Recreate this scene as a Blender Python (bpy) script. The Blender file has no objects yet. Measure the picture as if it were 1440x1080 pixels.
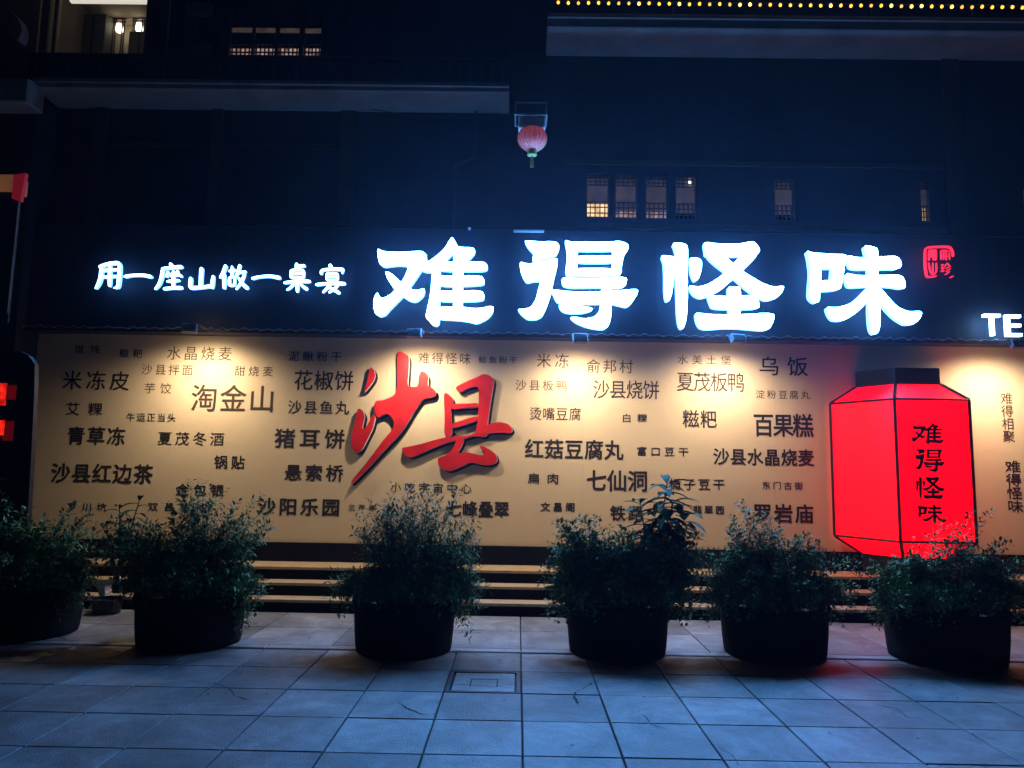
import bpy, bmesh, math, random
from mathutils import Vector, Matrix, Euler
random.seed(11)
S = bpy.context.scene
C = S.collection
PI = math.pi

# ------------------------------------------------------------------ camera
F = 1040.0                      # focal length in photo pixels (1440 wide)
PITCH, ROLL, YAW, CAM_H = math.radians(6.6), math.radians(0.93), math.radians(0.55), 1.55
cam = bpy.data.cameras.new('camera'); cam_o = bpy.data.objects.new('camera', cam); C.objects.link(cam_o)
cam.sensor_width = 36.0; cam.lens = F / 1440 * 36.0; cam.clip_end = 500; cam.clip_start = .05
CR = Euler((0, 0, YAW)).to_matrix() @ Euler((PI / 2 + PITCH, 0, 0)).to_matrix() @ Euler((0, 0, ROLL)).to_matrix()
cam_o.matrix_world = Matrix.Translation((0, 0, CAM_H)) @ CR.to_4x4()
S.camera = cam_o

def at(px, py, Y):
    """point of the place at depth Y seen at photo pixel (px, py)"""
    d = CR @ Vector(((px - 720) / F, (540 - py) / F, -1))
    t = Y / d.y
    return Vector((d.x * t, Y, CAM_H + d.z * t))

# ------------------------------------------------------------------ world, sun, exposure
w = bpy.data.worlds.new('World'); S.world = w; w.use_nodes = True
nt = w.node_tree; nt.nodes.clear()
sky = nt.nodes.new('ShaderNodeTexSky'); sky.sky_type = 'NISHITA'; sky.sun_disc = False
sky.sun_elevation = math.radians(-6.0); sky.sun_rotation = math.radians(200)
bgn = nt.nodes.new('ShaderNodeBackground'); bgn.inputs[1].default_value = 0.05
out = nt.nodes.new('ShaderNodeOutputWorld')
nt.links.new(sky.outputs[0], bgn.inputs[0]); nt.links.new(bgn.outputs[0], out.inputs[0])
sun = bpy.data.lights.new('sun', 'SUN'); sun.energy = 0.004; sun.angle = math.radians(20); sun.color = (.45, .65, 1)
sun_o = bpy.data.objects.new('sun', sun); C.objects.link(sun_o); sun_o.rotation_euler = (math.radians(40), 0, math.radians(-15))
S.view_settings.view_transform = 'Standard'; S.view_settings.look = 'None'
S.view_settings.gamma = 1; S.view_settings.use_curve_mapping = False; S.view_settings.exposure = 0
S.cycles.max_bounces = 6; S.cycles.diffuse_bounces = 3; S.cycles.glossy_bounces = 3
S.cycles.sample_clamp_indirect = 4.0
try:
    S.cycles.use_denoising = True
except Exception: pass

# ------------------------------------------------------------------ materials
def mat(name, col, rough=.6, metal=0.0, vary=.25, scale=3.0, bump=0.0, bscale=60.0, spec=.5, stain=0.0):
    m = bpy.data.materials.new(name); m.use_nodes = True
    n = m.node_tree.nodes; l = m.node_tree.links; b = n['Principled BSDF']
    b.inputs['Roughness'].default_value = rough; b.inputs['Metallic'].default_value = metal
    b.inputs['Specular IOR Level'].default_value = spec
    tc = n.new('ShaderNodeTexCoord')
    tx = n.new('ShaderNodeTexNoise'); tx.inputs['Scale'].default_value = scale; tx.inputs['Detail'].default_value = 8
    tx.inputs['Roughness'].default_value = .65
    l.new(tc.outputs['Object'], tx.inputs['Vector'])
    r = n.new('ShaderNodeValToRGB'); r.color_ramp.elements[0].position = .3; r.color_ramp.elements[1].position = .7
    r.color_ramp.elements[0].color = (*[c * (1 - vary) for c in col], 1)
    r.color_ramp.elements[1].color = (*[min(1, c * (1 + vary)) for c in col], 1)
    l.new(tx.outputs['Fac'], r.inputs['Fac']); src = r.outputs['Color']
    if stain:
        t2 = n.new('ShaderNodeTexNoise'); t2.inputs['Scale'].default_value = scale * .35; t2.inputs['Detail'].default_value = 12
        t2.inputs['Roughness'].default_value = .75; t2.inputs['Distortion'].default_value = .6
        l.new(tc.outputs['Object'], t2.inputs['Vector'])
        r2 = n.new('ShaderNodeValToRGB'); r2.color_ramp.elements[0].position = .42; r2.color_ramp.elements[1].position = .62
        r2.color_ramp.elements[0].color = (1 - stain,) * 3 + (1,); r2.color_ramp.elements[1].color = (1, 1, 1, 1)
        l.new(t2.outputs['Fac'], r2.inputs['Fac'])
        mx = n.new('ShaderNodeMix'); mx.data_type = 'RGBA'; mx.blend_type = 'MULTIPLY'; mx.inputs[0].default_value = 1
        l.new(src, mx.inputs[6]); l.new(r2.outputs['Color'], mx.inputs[7]); src = mx.outputs[2]
    l.new(src, b.inputs['Base Color'])
    rr = n.new('ShaderNodeMapRange'); rr.inputs['To Min'].default_value = max(.05, rough - .12); rr.inputs['To Max'].default_value = min(1, rough + .12)
    l.new(tx.outputs['Fac'], rr.inputs['Value']); l.new(rr.outputs['Result'], b.inputs['Roughness'])
    if bump:
        t3 = n.new('ShaderNodeTexNoise'); t3.inputs['Scale'].default_value = bscale; t3.inputs['Detail'].default_value = 6
        l.new(tc.outputs['Object'], t3.inputs['Vector'])
        bp = n.new('ShaderNodeBump'); bp.inputs['Strength'].default_value = bump; bp.inputs['Distance'].default_value = .01
        l.new(t3.outputs['Fac'], bp.inputs['Height']); l.new(bp.outputs['Normal'], b.inputs['Normal'])
    return m

def glow(name, col, strength, base=(.5, .5, .5), vary=0.0, scale=4.0):
    m = bpy.data.materials.new(name); m.use_nodes = True
    n = m.node_tree.nodes; l = m.node_tree.links; b = n['Principled BSDF']
    b.inputs['Base Color'].default_value = (*base, 1); b.inputs['Roughness'].default_value = .5
    b.inputs['Emission Color'].default_value = (*col, 1); b.inputs['Emission Strength'].default_value = strength
    if vary:
        tc = n.new('ShaderNodeTexCoord'); tx = n.new('ShaderNodeTexNoise'); tx.inputs['Scale'].default_value = scale
        l.new(tc.outputs['Object'], tx.inputs['Vector'])
        mr = n.new('ShaderNodeMapRange'); mr.inputs['From Min'].default_value = .3; mr.inputs['From Max'].default_value = .7
        mr.inputs['To Min'].default_value = strength * (1 - vary); mr.inputs['To Max'].default_value = strength * (1 + vary)
        l.new(tx.outputs['Fac'], mr.inputs['Value']); l.new(mr.outputs['Result'], b.inputs['Emission Strength'])
    return m

def slab_mat():
    """weathered granite paving; each slab gets its own tone from its object"""
    m = mat('paving_granite', (.27, .28, .29), .55, 0, .22, 5, .5, 70, .5, stain=.5)
    n = m.node_tree.nodes; l = m.node_tree.links; b = n['Principled BSDF']
    tc = next(x for x in n if x.type == 'TEX_COORD')
    geo = n.new('ShaderNodeNewGeometry')
    for x in n:
        if x.type == 'TEX_NOISE':
            l.new(geo.outputs['Position'], x.inputs['Vector'])
    oi = n.new('ShaderNodeObjectInfo')
    mr = n.new('ShaderNodeMapRange'); mr.inputs['To Min'].default_value = .62; mr.inputs['To Max'].default_value = 1.15
    l.new(oi.outputs['Random'], mr.inputs['Value'])
    mx = n.new('ShaderNodeVectorMath'); mx.operation = 'SCALE'
    src = b.inputs['Base Color'].links[0].from_socket
    l.new(src, mx.inputs[0]); l.new(mr.outputs['Result'], mx.inputs['Scale']); l.new(mx.outputs[0], b.inputs['Base Color'])
    return m

def leaf_mat(name, col):
    m = mat(name, col, .6, 0, .45, 9, 0, 60, .25)
    b = m.node_tree.nodes['Principled BSDF']
    return m

M = dict(
    slab=slab_mat(),
    mortar=mat('dark_joint_dirt', (.03, .028, .026), .95, 0, .3, 20, .5),
    kerb=mat('pale_kerb_stone', (.22, .22, .23), .6, 0, .2, 8, .3),
    crack=mat('crack_dirt', (.012, .012, .014), .95),
    iron=mat('cast_iron', (.05, .05, .055), .5, .6, .3, 12, .4),
    riser=mat('dark_granite_riser', (.009, .008, .008), .8, 0, .3, 12, .3, 60, .08),
    tread=mat('tan_stone_tread', (.42, .33, .22), .55, 0, .18, 10, .3),
    plinth=mat('black_plinth_tile', (.007, .007, .008), .7, 0, .3, 5, 0, 60, .08),
    board=mat('cream_board_print', (.60, .495, .36), .7, 0, .035, 2.2, .12, 30, .3),
    ink=mat('black_brown_ink', (.012, .007, .006), .8, 0, .2, 10),
    ink_grey=mat('brown_ink', (.045, .026, .017), .8, 0, .2, 10),
    redface=mat('red_acrylic_face', (.52, .016, .020), .35, 0, .35, 2.2, 0, 60, .5),
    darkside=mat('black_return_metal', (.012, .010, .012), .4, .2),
    fascia=mat('navy_fascia_paint', (.014, .020, .034), .6, 0, .2, 2.0, .12, 14, .4),
    wall=mat('dark_blue_grey_render', (.030, .033, .042), .8, 0, .3, 1.2, .3, 20, .3),
    slabedge=mat('grey_concrete_edge', (.26, .25, .25), .85, 0, .25, 2.5, .3, 20),
    wood=mat('old_dark_wood', (.05, .033, .024), .55, 0, .35, 6, .3),
    trim=mat('cream_timber_post', (.5, .42, .28), .6, 0, .15, 6),
    metal=mat('grey_painted_metal', (.22, .23, .25), .4, .4, .2, 10),
    black=mat('black_metal', (.015, .015, .017), .4, .3, .2, 10),
    pale=mat('pale_enclosure', (.75, .76, .78), .45, 0, .1, 8),
    planter=mat('dark_planter_board', (.014, .012, .012), .85, 0, .35, 7, .4, 60, .06),
    soil=mat('soil', (.03, .022, .015), .95, 0, .3, 30, .8),
    stem=mat('stem_brown', (.06, .05, .03), .8, 0, .3, 30),
    leaf=leaf_mat('leaf_mid_green', (.16, .27, .10)),
    leafd=leaf_mat('leaf_dark_green', (.08, .17, .07)),
    leafy=mat('leaf_broad_green', (.035, .085, .022), .65, 0, .4, 9, 0, 60, .12),
    cloth=mat('pale_cloth', (.8, .77, .72), .9, 0, .1, 10),
    pinksilk=None, gold=mat('yellow_tassel', (.42, .38, .14), .8, 0, .2, 30),
    letter=glow('white_led_acrylic', (.10, .39, 1.0), 90, (.8, .8, .8)),
    letter_side=glow('blue_white_led_return', (.10, .38, 1.0), 6.0, (.3, .3, .3)),
    letter_s=glow('white_led_acrylic_small', (.24, .52, 1.0), 14, (.8, .8, .8)),
    letter_s_side=glow('blue_white_led_return_small', (.10, .36, 1.0), 4.0, (.3, .3, .3)),
    seal=glow('red_neon', (1.0, .022, .06), 1.5, (.4, .02, .03)),
    lamp=glow('warm_led_lens', (1, .72, .38), 25, (.8, .8, .8)),
    lantern=glow('red_lit_panel', (1.0, .0, .006), 1.9, (.5, .0, .01), .06, 1.6),
    bulb=glow('yellow_bulb', (1.0, .46, .03), 2.6, (.8, .6, .2)),
    window_warm=glow('warm_lit_blind', (1.0, .66, .30), 1.1, (.4, .3, .2), .5, 9),
    window_dim=glow('dim_lit_curtain', (.75, .55, .42), .05, (.12, .1, .09), .6, 7),
    window_pink=glow('pinkish_lit_sill', (1.0, .62, .50), .30, (.2, .12, .1), .8, 14),
    glassdark=mat('dark_window_glass', (.012, .016, .024), .15, 0, .2, 3, 0, 60, .8),
    room=mat('room_tan_wall', (.34, .29, .22), .8, 0, .15, 3),
    redcloth=glow('red_lit_end_cap', (.8, .03, .06), .14, (.5, .02, .03)),
    orange=glow('orange_lit_panel', (.85, .32, .12), .12, (.2, .1, .05), .3, 5),
    screen=glow('red_screen_glow', (1.0, .02, .008), .75, (.3, .01, .01), .7, 16),
)
M['pinksilk'] = glow('pink_red_silk', (1, .16, .24), .16, (.75, .16, .2), .3, 9)

# ------------------------------------------------------------------ helpers
def tag(o, label=None, cat=None, group=None, kind=None):
    if label: o['label'] = label
    if cat: o['category'] = cat
    if group: o['group'] = group
    if kind: o['kind'] = kind
    return o

def empty(name, loc=(0, 0, 0), rz=0, **k):
    o = bpy.data.objects.new(name, None); C.objects.link(o); o.location = loc; o.rotation_euler = (0, 0, rz)
    o.empty_display_size = .2
    return tag(o, **k)

def link(name, me, m=None, parent=None, smooth=False):
    o = bpy.data.objects.new(name, me); C.objects.link(o)
    if m is not None and not me.materials: me.materials.append(m)
    if smooth: me.shade_smooth()
    if parent is not None:
        o.parent = parent          # geometry is given in the world; the parent sits elsewhere
        mw = Matrix.Translation(parent.location) @ Euler(parent.rotation_euler).to_matrix().to_4x4()
        if parent.parent: mw = Matrix.Translation(parent.parent.location) @ mw if parent.type == 'EMPTY' else mw
        o.matrix_parent_inverse = mw.inverted() if parent.type == 'EMPTY' else Matrix.Identity(4)
        if parent.type != 'EMPTY' and parent.parent is not None:
            pass
    return o

def mesh(bm, name='m'):
    me = bpy.data.meshes.new(name); bm.normal_update(); bm.to_mesh(me); bm.free(); return me

def obj(name, bm, m, parent=None, smooth=False):
    return link(name, mesh(bm, name), m, parent, smooth)

def box(bm, x0, x1, y0, y1, z0, z1, bevel=0.0, rot=None):
    v = [bm.verts.new(p) for p in [(x0, y0, z0), (x1, y0, z0), (x1, y1, z0), (x0, y1, z0), (x0, y0, z1), (x1, y0, z1), (x1, y1, z1), (x0, y1, z1)]]
    fs = [bm.faces.new([v[i] for i in q]) for q in [(0, 3, 2, 1), (4, 5, 6, 7), (0, 1, 5, 4), (1, 2, 6, 5), (2, 3, 7, 6), (3, 0, 4, 7)]]
    if rot is not None:
        for a in v: a.co = rot @ a.co
    if bevel:
        es = list({e for f in fs for e in f.edges})
        bmesh.ops.bevel(bm, geom=es, offset=bevel, segments=1, profile=.5, affect='EDGES')
    return v

def bx(*a, **k):
    bm = bmesh.new(); box(bm, *a, **k); return bm

def tube(bm, pts, r, sides=6, r1=None):
    rings = []
    n = len(pts)
    for i, p in enumerate(pts):
        p = Vector(p)
        d = (Vector(pts[min(i + 1, n - 1)]) - Vector(pts[max(i - 1, 0)]))
        d = d.normalized() if d.length > 1e-6 else Vector((0, 0, 1))
        u = d.cross(Vector((0, 0, 1)))
        if u.length < .05: u = d.cross(Vector((0, 1, 0)))
        u.normalize(); v = d.cross(u)
        rr = r if r1 is None else r + (r1 - r) * i / max(1, n - 1)
        rings.append([bm.verts.new(p + u * math.cos(2 * PI * k / sides) * rr + v * math.sin(2 * PI * k / sides) * rr) for k in range(sides)])
    for a, b in zip(rings, rings[1:]):
        for k in range(sides):
            bm.faces.new((a[k], a[(k + 1) % sides], b[(k + 1) % sides], b[k]))
    bm.faces.new(rings[0][::-1]); bm.faces.new(rings[-1])

def lathe(bm, cx, cy, prof, sides=20):
    rings = [[bm.verts.new((cx + r * math.cos(2 * PI * k / sides), cy + r * math.sin(2 * PI * k / sides), z)) for k in range(sides)] for r, z in prof]
    for a, b in zip(rings, rings[1:]):
        for k in range(sides):
            bm.faces.new((a[k], a[(k + 1) % sides], b[(k + 1) % sides], b[k]))

def chaikin(p, n=2, keep=.16):
    for _ in range(n):
        q = []
        for i in range(len(p)):
            a, b = p[i], p[(i + 1) % len(p)]
            q.append((a[0] * (1 - keep) + b[0] * keep, a[1] * (1 - keep) + b[1] * keep))
            q.append((a[0] * keep + b[0] * (1 - keep), a[1] * keep + b[1] * (1 - keep)))
        p = q
    return p

def prism(bm, pts, y0, y1, mside=0, mface=0, rim=0):
    """polygon in the x-z plane, from depth y0 (front) to y1 (back)"""
    a = sum(pts[i][0] * pts[(i + 1) % len(pts)][1] - pts[(i + 1) % len(pts)][0] * pts[i][1] for i in range(len(pts)))
    if a < 0: pts = pts[::-1]
    f = [bm.verts.new((x, y0, z)) for x, z in pts]; b = [bm.verts.new((x, y1, z)) for x, z in pts]
    ff = bm.faces.new(f); ff.material_index = mface
    bf = bm.faces.new(b[::-1]); bf.material_index = mside
    n = len(pts)
    for i in range(n):
        q = bm.faces.new((f[(i + 1) % n], f[i], b[i], b[(i + 1) % n])); q.material_index = mside

# ------------------------------------------------------------------ the ground
YB, YF, YL = 9.0, 8.78, 8.55          # printed board, fascia front, front of the big letters
ground = obj('ground', bx(-40, 40, -30, 8.9, -.2, -.022), M['mortar']); tag(ground, kind='structure')
pav = empty('pavement', (0, 0, 0), kind='structure')
TX, TY = .546, .565
xj0 = at(735, 1029, 4.37).x
shared = {}
def slab_mesh(w_, d_, key):
    if key in shared: return shared[key]
    bm = bmesh.new(); g = .005
    box(bm, -w_ / 2 + g, w_ / 2 - g, -d_ / 2 + g, d_ / 2 - g, -.03, 0, bevel=.0035)
    shared[key] = mesh(bm, 'paving_slab'); shared[key].materials.append(M['slab']); return shared[key]
ys = [6.50 - i * TY for i in range(0, 10)]
def put_slab(x, y, w_, d_, key, z):
    o = bpy.data.objects.new('paving_slab', slab_mesh(w_, d_, key)); C.objects.link(o); o.parent = pav
    o.location = (x, y, z + random.uniform(-.0018, .0018)); o.rotation_euler = (random.uniform(-.002, .002), random.uniform(-.002, .002), random.uniform(-.0015, .0015))
manhole = None
for j in range(len(ys) - 1):
    yc = (ys[j] + ys[j + 1]) / 2
    half = 5.4 if j < 4 else (4.6 if j < 6 else 3.9)
    n = int(half / TX)
    for i in range(-n - 1, n + 1):
        x = xj0 + (i + .5) * TX
        if j == 1 and i == -1: manhole = (x, yc); continue
        put_slab(x, yc, TX, TY, 'a', 0)
# upper strip between the kerb and the steps, one low lip higher
for j, (y0, y1) in enumerate(((6.62, 7.33), (7.33, 8.04))):
    for i in range(-7, 8):
        x = xj0 + (i + .5) * .82
        put_slab(x, (y0 + y1) / 2, .82, .71, 'b', .008)
for i in range(-6, 6):
    k = obj('kerb_stone', bx(xj0 + i * 1.09 + .003, xj0 + (i + 1) * 1.09 - .003, 6.503, 6.617, -.05, .009 + random.uniform(0, .003), bevel=.006), M['kerb'], pav)
# outer paving sheets beyond the individually laid slabs
def tile_sheet():
    m = mat('far_paving', (.25, .26, .27), .6, 0, .2, 4)
    n = m.node_tree.nodes; l = m.node_tree.links; b = n['Principled BSDF']
    br = n.new('ShaderNodeTexBrick'); br.offset = 0; br.inputs['Scale'].default_value = 1
    br.inputs['Brick Width'].default_value = TX; br.inputs['Row Height'].default_value = TY; br.inputs['Mortar Size'].default_value = .006
    br.inputs['Color1'].default_value = (.27, .28, .29, 1); br.inputs['Color2'].default_value = (.21, .22, .23, 1); br.inputs['Mortar'].default_value = (.03, .03, .03, 1)
    g = n.new('ShaderNodeNewGeometry'); l.new(g.outputs['Position'], br.inputs['Vector']); l.new(br.outputs['Color'], b.inputs['Base Color'])
    return m
fm = tile_sheet()
bm = bmesh.new()
def sheet(bm, x0, x1, y0, y1, z):
    bm.faces.new([bm.verts.new(p) for p in ((x0, y0, z), (x1, y0, z), (x1, y1, z), (x0, y1, z))])
sheet(bm, -30, 30, -25, ys[-1] - .01, -.004)
for s in (-1, 1): sheet(bm, *(sorted((s * 6.4, s * 30))), ys[-1] - .005, 8.0, -.004)
obj('pavement_beyond', bm, fm); bpy.data.objects['pavement_beyond']['kind'] = 'structure'

# access cover let into the paving
mx, my = manhole
mh = empty('access_cover', (mx, my, 0), label='square iron-framed access cover set in the paving in front of the planters', cat='manhole cover')
hw, hd = TX / 2 - .008, TY / 2 - .01
bm = bmesh.new()
for a in ((-hw, hw, -hd, -hd + .028), (-hw, hw, hd - .028, hd), (-hw, -hw + .028, -hd + .029, hd - .029), (hw - .028, hw, -hd + .029, hd - .029)):
    box(bm, mx + a[0], mx + a[1], my + a[2], my + a[3], -.03, .001)
obj('frame', bm, M['iron'], mh)
obj('cover_plate', bx(mx - hw + .04, mx + hw - .04, my - hd + .04, my + hd - .04, -.03, -.003, bevel=.004), M['slab'], mh)
bm = bmesh.new()
for (x0, x1, y0, y1) in ((-.1, .1, .06, .068), (-.1, -.092, -.12, .06), (.092, .1, -.12, .06)):
    box(bm, mx + x0, mx + x1, my + y0, my + y1, -.004, -.0015)
obj('inset_seam', bm, M['crack'], mh)

# cracks in slabs
def gpt(px, py, z=.0035):
    d = CR @ Vector(((px - 720) / F, (540 - py) / F, -1)); t = (z - CAM_H) / d.z
    return Vector((d.x * t, d.y * t, z))
def crack(pix, wd):
    bm = bmesh.new(); pts = []
    for a, b in zip(pix, pix[1:]):
        for k in range(5):
            t = k / 5; p = gpt(a[0] + (b[0] - a[0]) * t, a[1] + (b[1] - a[1]) * t)
            pts.append(p + Vector((random.uniform(-.005, .005), random.uniform(-.008, .008), 0)))
    pv = None
    for i, p in enumerate(pts):
        ww = wd * random.uniform(.5, 1.3); q = [bm.verts.new(p + Vector((-ww * .6, -ww * .6, 0))), bm.verts.new(p + Vector((ww * .6, ww * .6, 0)))]
        if pv: bm.faces.new((pv[0], q[0], q[1], pv[1]))
        pv = q
    o = obj('crack', bm, M['crack'], pav)
crack([(840, 957), (822, 967), (809, 973), (808, 980), (814, 990)], .015)
crack([(640, 962), (690, 965), (733, 962)], .009)
crack([(560, 988), (575, 997), (595, 1004), (617, 1004)], .008)
crack([(700, 1040), (728, 1036)], .003)
crack([(1140, 910), (1165, 918), (1200, 912)], .004)
crack([(1010, 1050), (1030, 1062), (1042, 1080)], .004)
crack([(300, 960), (322, 968), (330, 978), (352, 985)], .005)
crack([(1230, 990), (1262, 996), (1275, 1008), (1300, 1010)], .005)
crack([(905, 1005), (915, 1018), (940, 1026)], .0045)
crack([(372, 903), (392, 894), (405, 890)], .005)

# ------------------------------------------------------------------ the steps
st = empty('steps', (0, 8.04, 0), kind='structure')
fr = [8.06, 8.29, 8.52]; RZ = .14
for k in range(3):
    y0 = fr[k]; y1 = fr[k + 1] if k < 2 else 9.05; z1 = (k + 1) * RZ
    for i in range(-4, 5):                # each step is made of long stone pieces butted end to end
        x0, x1 = i * 1.5 - .4, i * 1.5 + 1.1
        obj('riser_stone', bx(x0 + .002, x1 - .002, y0 + .012, y1 + .01, z1 - RZ - .02, z1 - .034), M['riser'], st)
        obj('tread_stone', bx(x0 + .0015, x1 - .0015, y0, y1 + .008, z1 - .032, z1, bevel=.004), M['tread'], st)

# ------------------------------------------------------------------ building
XL, XR = at(40, 620, YB).x, 8.2
bld = empty('restaurant_building', (0, 9.3, 0), label='dark building front with balconies and lattice windows above the lit sign', cat='building')
zt = at(720, 768, YB).z                  # bottom of the printed board
zb_top = at(720, 478, YB).z + .02        # its top
zf0, zf1 = at(720, 474, YF).z, at(720, 324, YF).z
obj('plinth', bx(XL - 1.6, XR, YB - .03, YB + .25, .425, zt), M['plinth'], bld)
YW = 9.02
def hole_wall(name, x0, x1, z0, z1, y0, y1, holes, m, parent):
    """wall with rectangular openings"""
    xs = sorted({x0, x1, *[h[0] for h in holes], *[h[1] for h in holes]}); zs = sorted({z0, z1, *[h[2] for h in holes], *[h[3] for h in holes]})
    bm = bmesh.new()
    inh = lambda cx, cz: any(h[0] < cx < h[1] and h[2] < cz < h[3] for h in holes)
    solid = {}
    for i in range(len(xs) - 1):
        for j in range(len(zs) - 1):
            solid[i, j] = not inh((xs[i] + xs[i + 1]) / 2, (zs[j] + zs[j + 1]) / 2)
    for (i, j), s in solid.items():
        if not s: continue
        a, b, c, d = xs[i], xs[i + 1], zs[j], zs[j + 1]
        F4 = lambda *p: bm.faces.new([bm.verts.new(q) for q in p])
        F4((a, y0, c), (b, y0, c), (b, y0, d), (a, y0, d)); F4((a, y1, d), (b, y1, d), (b, y1, c), (a, y1, c))
        if not solid.get((i - 1, j), False): F4((a, y0, c), (a, y0, d), (a, y1, d), (a, y1, c))
        if not solid.get((i + 1, j), False): F4((b, y0, d), (b, y0, c), (b, y1, c), (b, y1, d))
        if not solid.get((i, j - 1), False): F4((a, y0, c), (a, y1, c), (b, y1, c), (b, y0, c))
        if not solid.get((i, j + 1), False): F4((b, y0, d), (b, y1, d), (a, y1, d), (a, y0, d))
    bmesh.ops.remove_doubles(bm, verts=bm.verts, dist=1e-5)
    return obj(name, bm, m, parent)

# first-floor wall just above the fascia, with the lattice windows on the right
zA = zf0 - .1
zL = at(400, 126, 8.5).z                 # underside of the left balcony
zR = at(1100, 42, 8.4).z                 # underside of the right balcony
xm = at(722, 100, YW).x
wins = []
for (a, b, t, bt, kind) in ((824, 858, 243, 306, 'lit'), (864, 898, 244, 307, 'half'), (907, 941, 245, 308, 'low'), (949, 982, 246, 309, 'spot'),
                            (1088, 1121, 249, 311, 'faint'),
                            (1293, 1313, 249, 312, 'edge'), (1437, 1470, 250, 312, 'faint')):
    p, q = at(a, t, YW), at(b, bt, YW)
    wins.append((p.x, q.x, q.z, p.z, kind))
holes = [wn[:4] for wn in wins]
hole_wall('upper_wall', XL - .1, xm, zA, zL + .05, YW, YW + .3, [h for h in holes if h[1] < xm], M['wall'], bld)
hole_wall('upper_wall', xm, XR, zA, zR + .05, YW - .002, YW + .3, [h for h in holes if h[0] > xm], M['wall'], bld)
for (x0, x1, z0, z1, kind) in wins:
    wd, ht = x1 - x0, z1 - z0
    f = bmesh.new(); t = .022
    for a in ((x0, x1, z0, z0 + t), (x0, x1, z1 - t, z1), (x0, x0 + t, z0 + t + .001, z1 - t - .001), (x1 - t, x1, z0 + t + .001, z1 - t - .001)):
        box(f, a[0] + .002, a[1] - .002, YW + .03, YW + .09, a[2] + .001, a[3] - .001)
    wf = obj('window', f, M['wood'], bld)
    lat = bmesh.new(); r = .006
    for zz in (z1 - ht * .08, z1 - ht * .16, z1 - ht * .24, z0 + ht * .26, z0 + ht * .13):
        box(lat, x0 + t, x1 - t, YW + .045, YW + .06, zz - r, zz + r)
    for xx in (.2, .4, .6, .8):
        for (za, zb) in ((z1 - ht * .24, z1 - t), (z0 + t, z0 + ht * .38)):
            box(lat, x0 + wd * xx - r, x0 + wd * xx + r, YW + .04, YW + .065, za, zb)
    box(lat, x0 + t, x1 - t, YW + .045, YW + .06, z0 + ht * .38 - r, z0 + ht * .38 + r)
    obj('lattice', lat, M['wood'], wf)['kind'] = 'stuff'
    lo = {'lit': M['window_warm'], 'half': M['window_pink'], 'low': M['window_pink'], 'edge': M['window_warm']}.get(kind, M['glassdark'])
    up = {'lit': M['window_dim'], 'half': M['window_dim'], 'low': M['window_dim'], 'spot': M['window_dim'], 'faint': M['window_dim'], 'edge': M['window_dim']}.get(kind, M['glassdark'])
    split = z0 + ht * (.36 if kind in ('lit', 'edge') else .2)
    obj('lower_pane', bx(x0 + t, x1 - t, YW + .1, YW + .11, z0 + t, split), lo, wf)
    obj('upper_pane', bx(x0 + t, x1 - t, YW + .1, YW + .11, split + .003, z1 - t), up, wf)
    if kind == 'spot':
        p = at(969, 257, YW + .09)
        b2 = bmesh.new(); lathe(b2, p.x, p.y, [(0, p.z - .022), (.02, p.z - .012), (.024, p.z), (.02, p.z + .012), (0, p.z + .022)], 10)
        obj('ceiling_lamp', b2, glow('cool_ceiling_lamp', (.9, .95, 1), 5), wf)

# balcony slabs with their light edges
def balcony(px0, px1, ptop, pbot, Y, m):
    a, b = at(px0, ptop(px0), Y), at(px1, ptop(px1), Y)
    z1 = (a.z + b.z) / 2; z0 = at((px0 + px1) / 2, pbot, Y).z
    obj('balcony_slab', bx(a.x, b.x, Y, YW + 1.2, z0, z1, bevel=.015), m, bld)
    obj('slab_lip', bx(a.x + .01, b.x, Y - .03, Y - .001, z1 - .07, z1 - .012, bevel=.008), m, bld)
    return a.x, b.x, z0, z1
lx0, lx1, lz0, lz1 = balcony(46, 716, lambda x: 106 + x * .017, 127, 8.5, M['slabedge'])
a = at(770, 21, 8.4); b_ = at(1440, 47, 8.4)
rx0 = a.x; rz1 = at(1100, 22, 8.4).z
obj('balcony_slab', bx(rx0, XR, 8.4, YW + 1.2, zR, rz1, bevel=.015), M['slabedge'], bld)
obj('slab_lip', bx(rx0, XR, 8.37, 8.399, rz1 - .07, rz1 - .012, bevel=.008), M['slabedge'], bld)
# wall above the left balcony with a room opening and smaller windows
YU = 9.7
def rect(px0, py0, px1, py1, Y):
    p, q = at(px0, py0, Y), at(px1, py1, Y); return (p.x, q.x, q.z, p.z)
r_room = rect(46, -60, 222, 76, YU)
r_mid = rect(254, -60, 312, 76, YU)
r_s = [rect(a_, -40, b2_, 80, YU) for a_, b2_ in ((325, 354), (359, 387), (393, 421), (428, 452))]
hole_wall('second_floor_wall', XL - 2.2, XR, lz1 - .3, 11.5, YU, YU + .25, [r_room, r_mid, *r_s], M['wall'], bld)
hole_wall('party_wall', xm, xm + .2, lz0, 11.5, YW + .302, YU - .002, [], M['wall'], bld)
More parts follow.
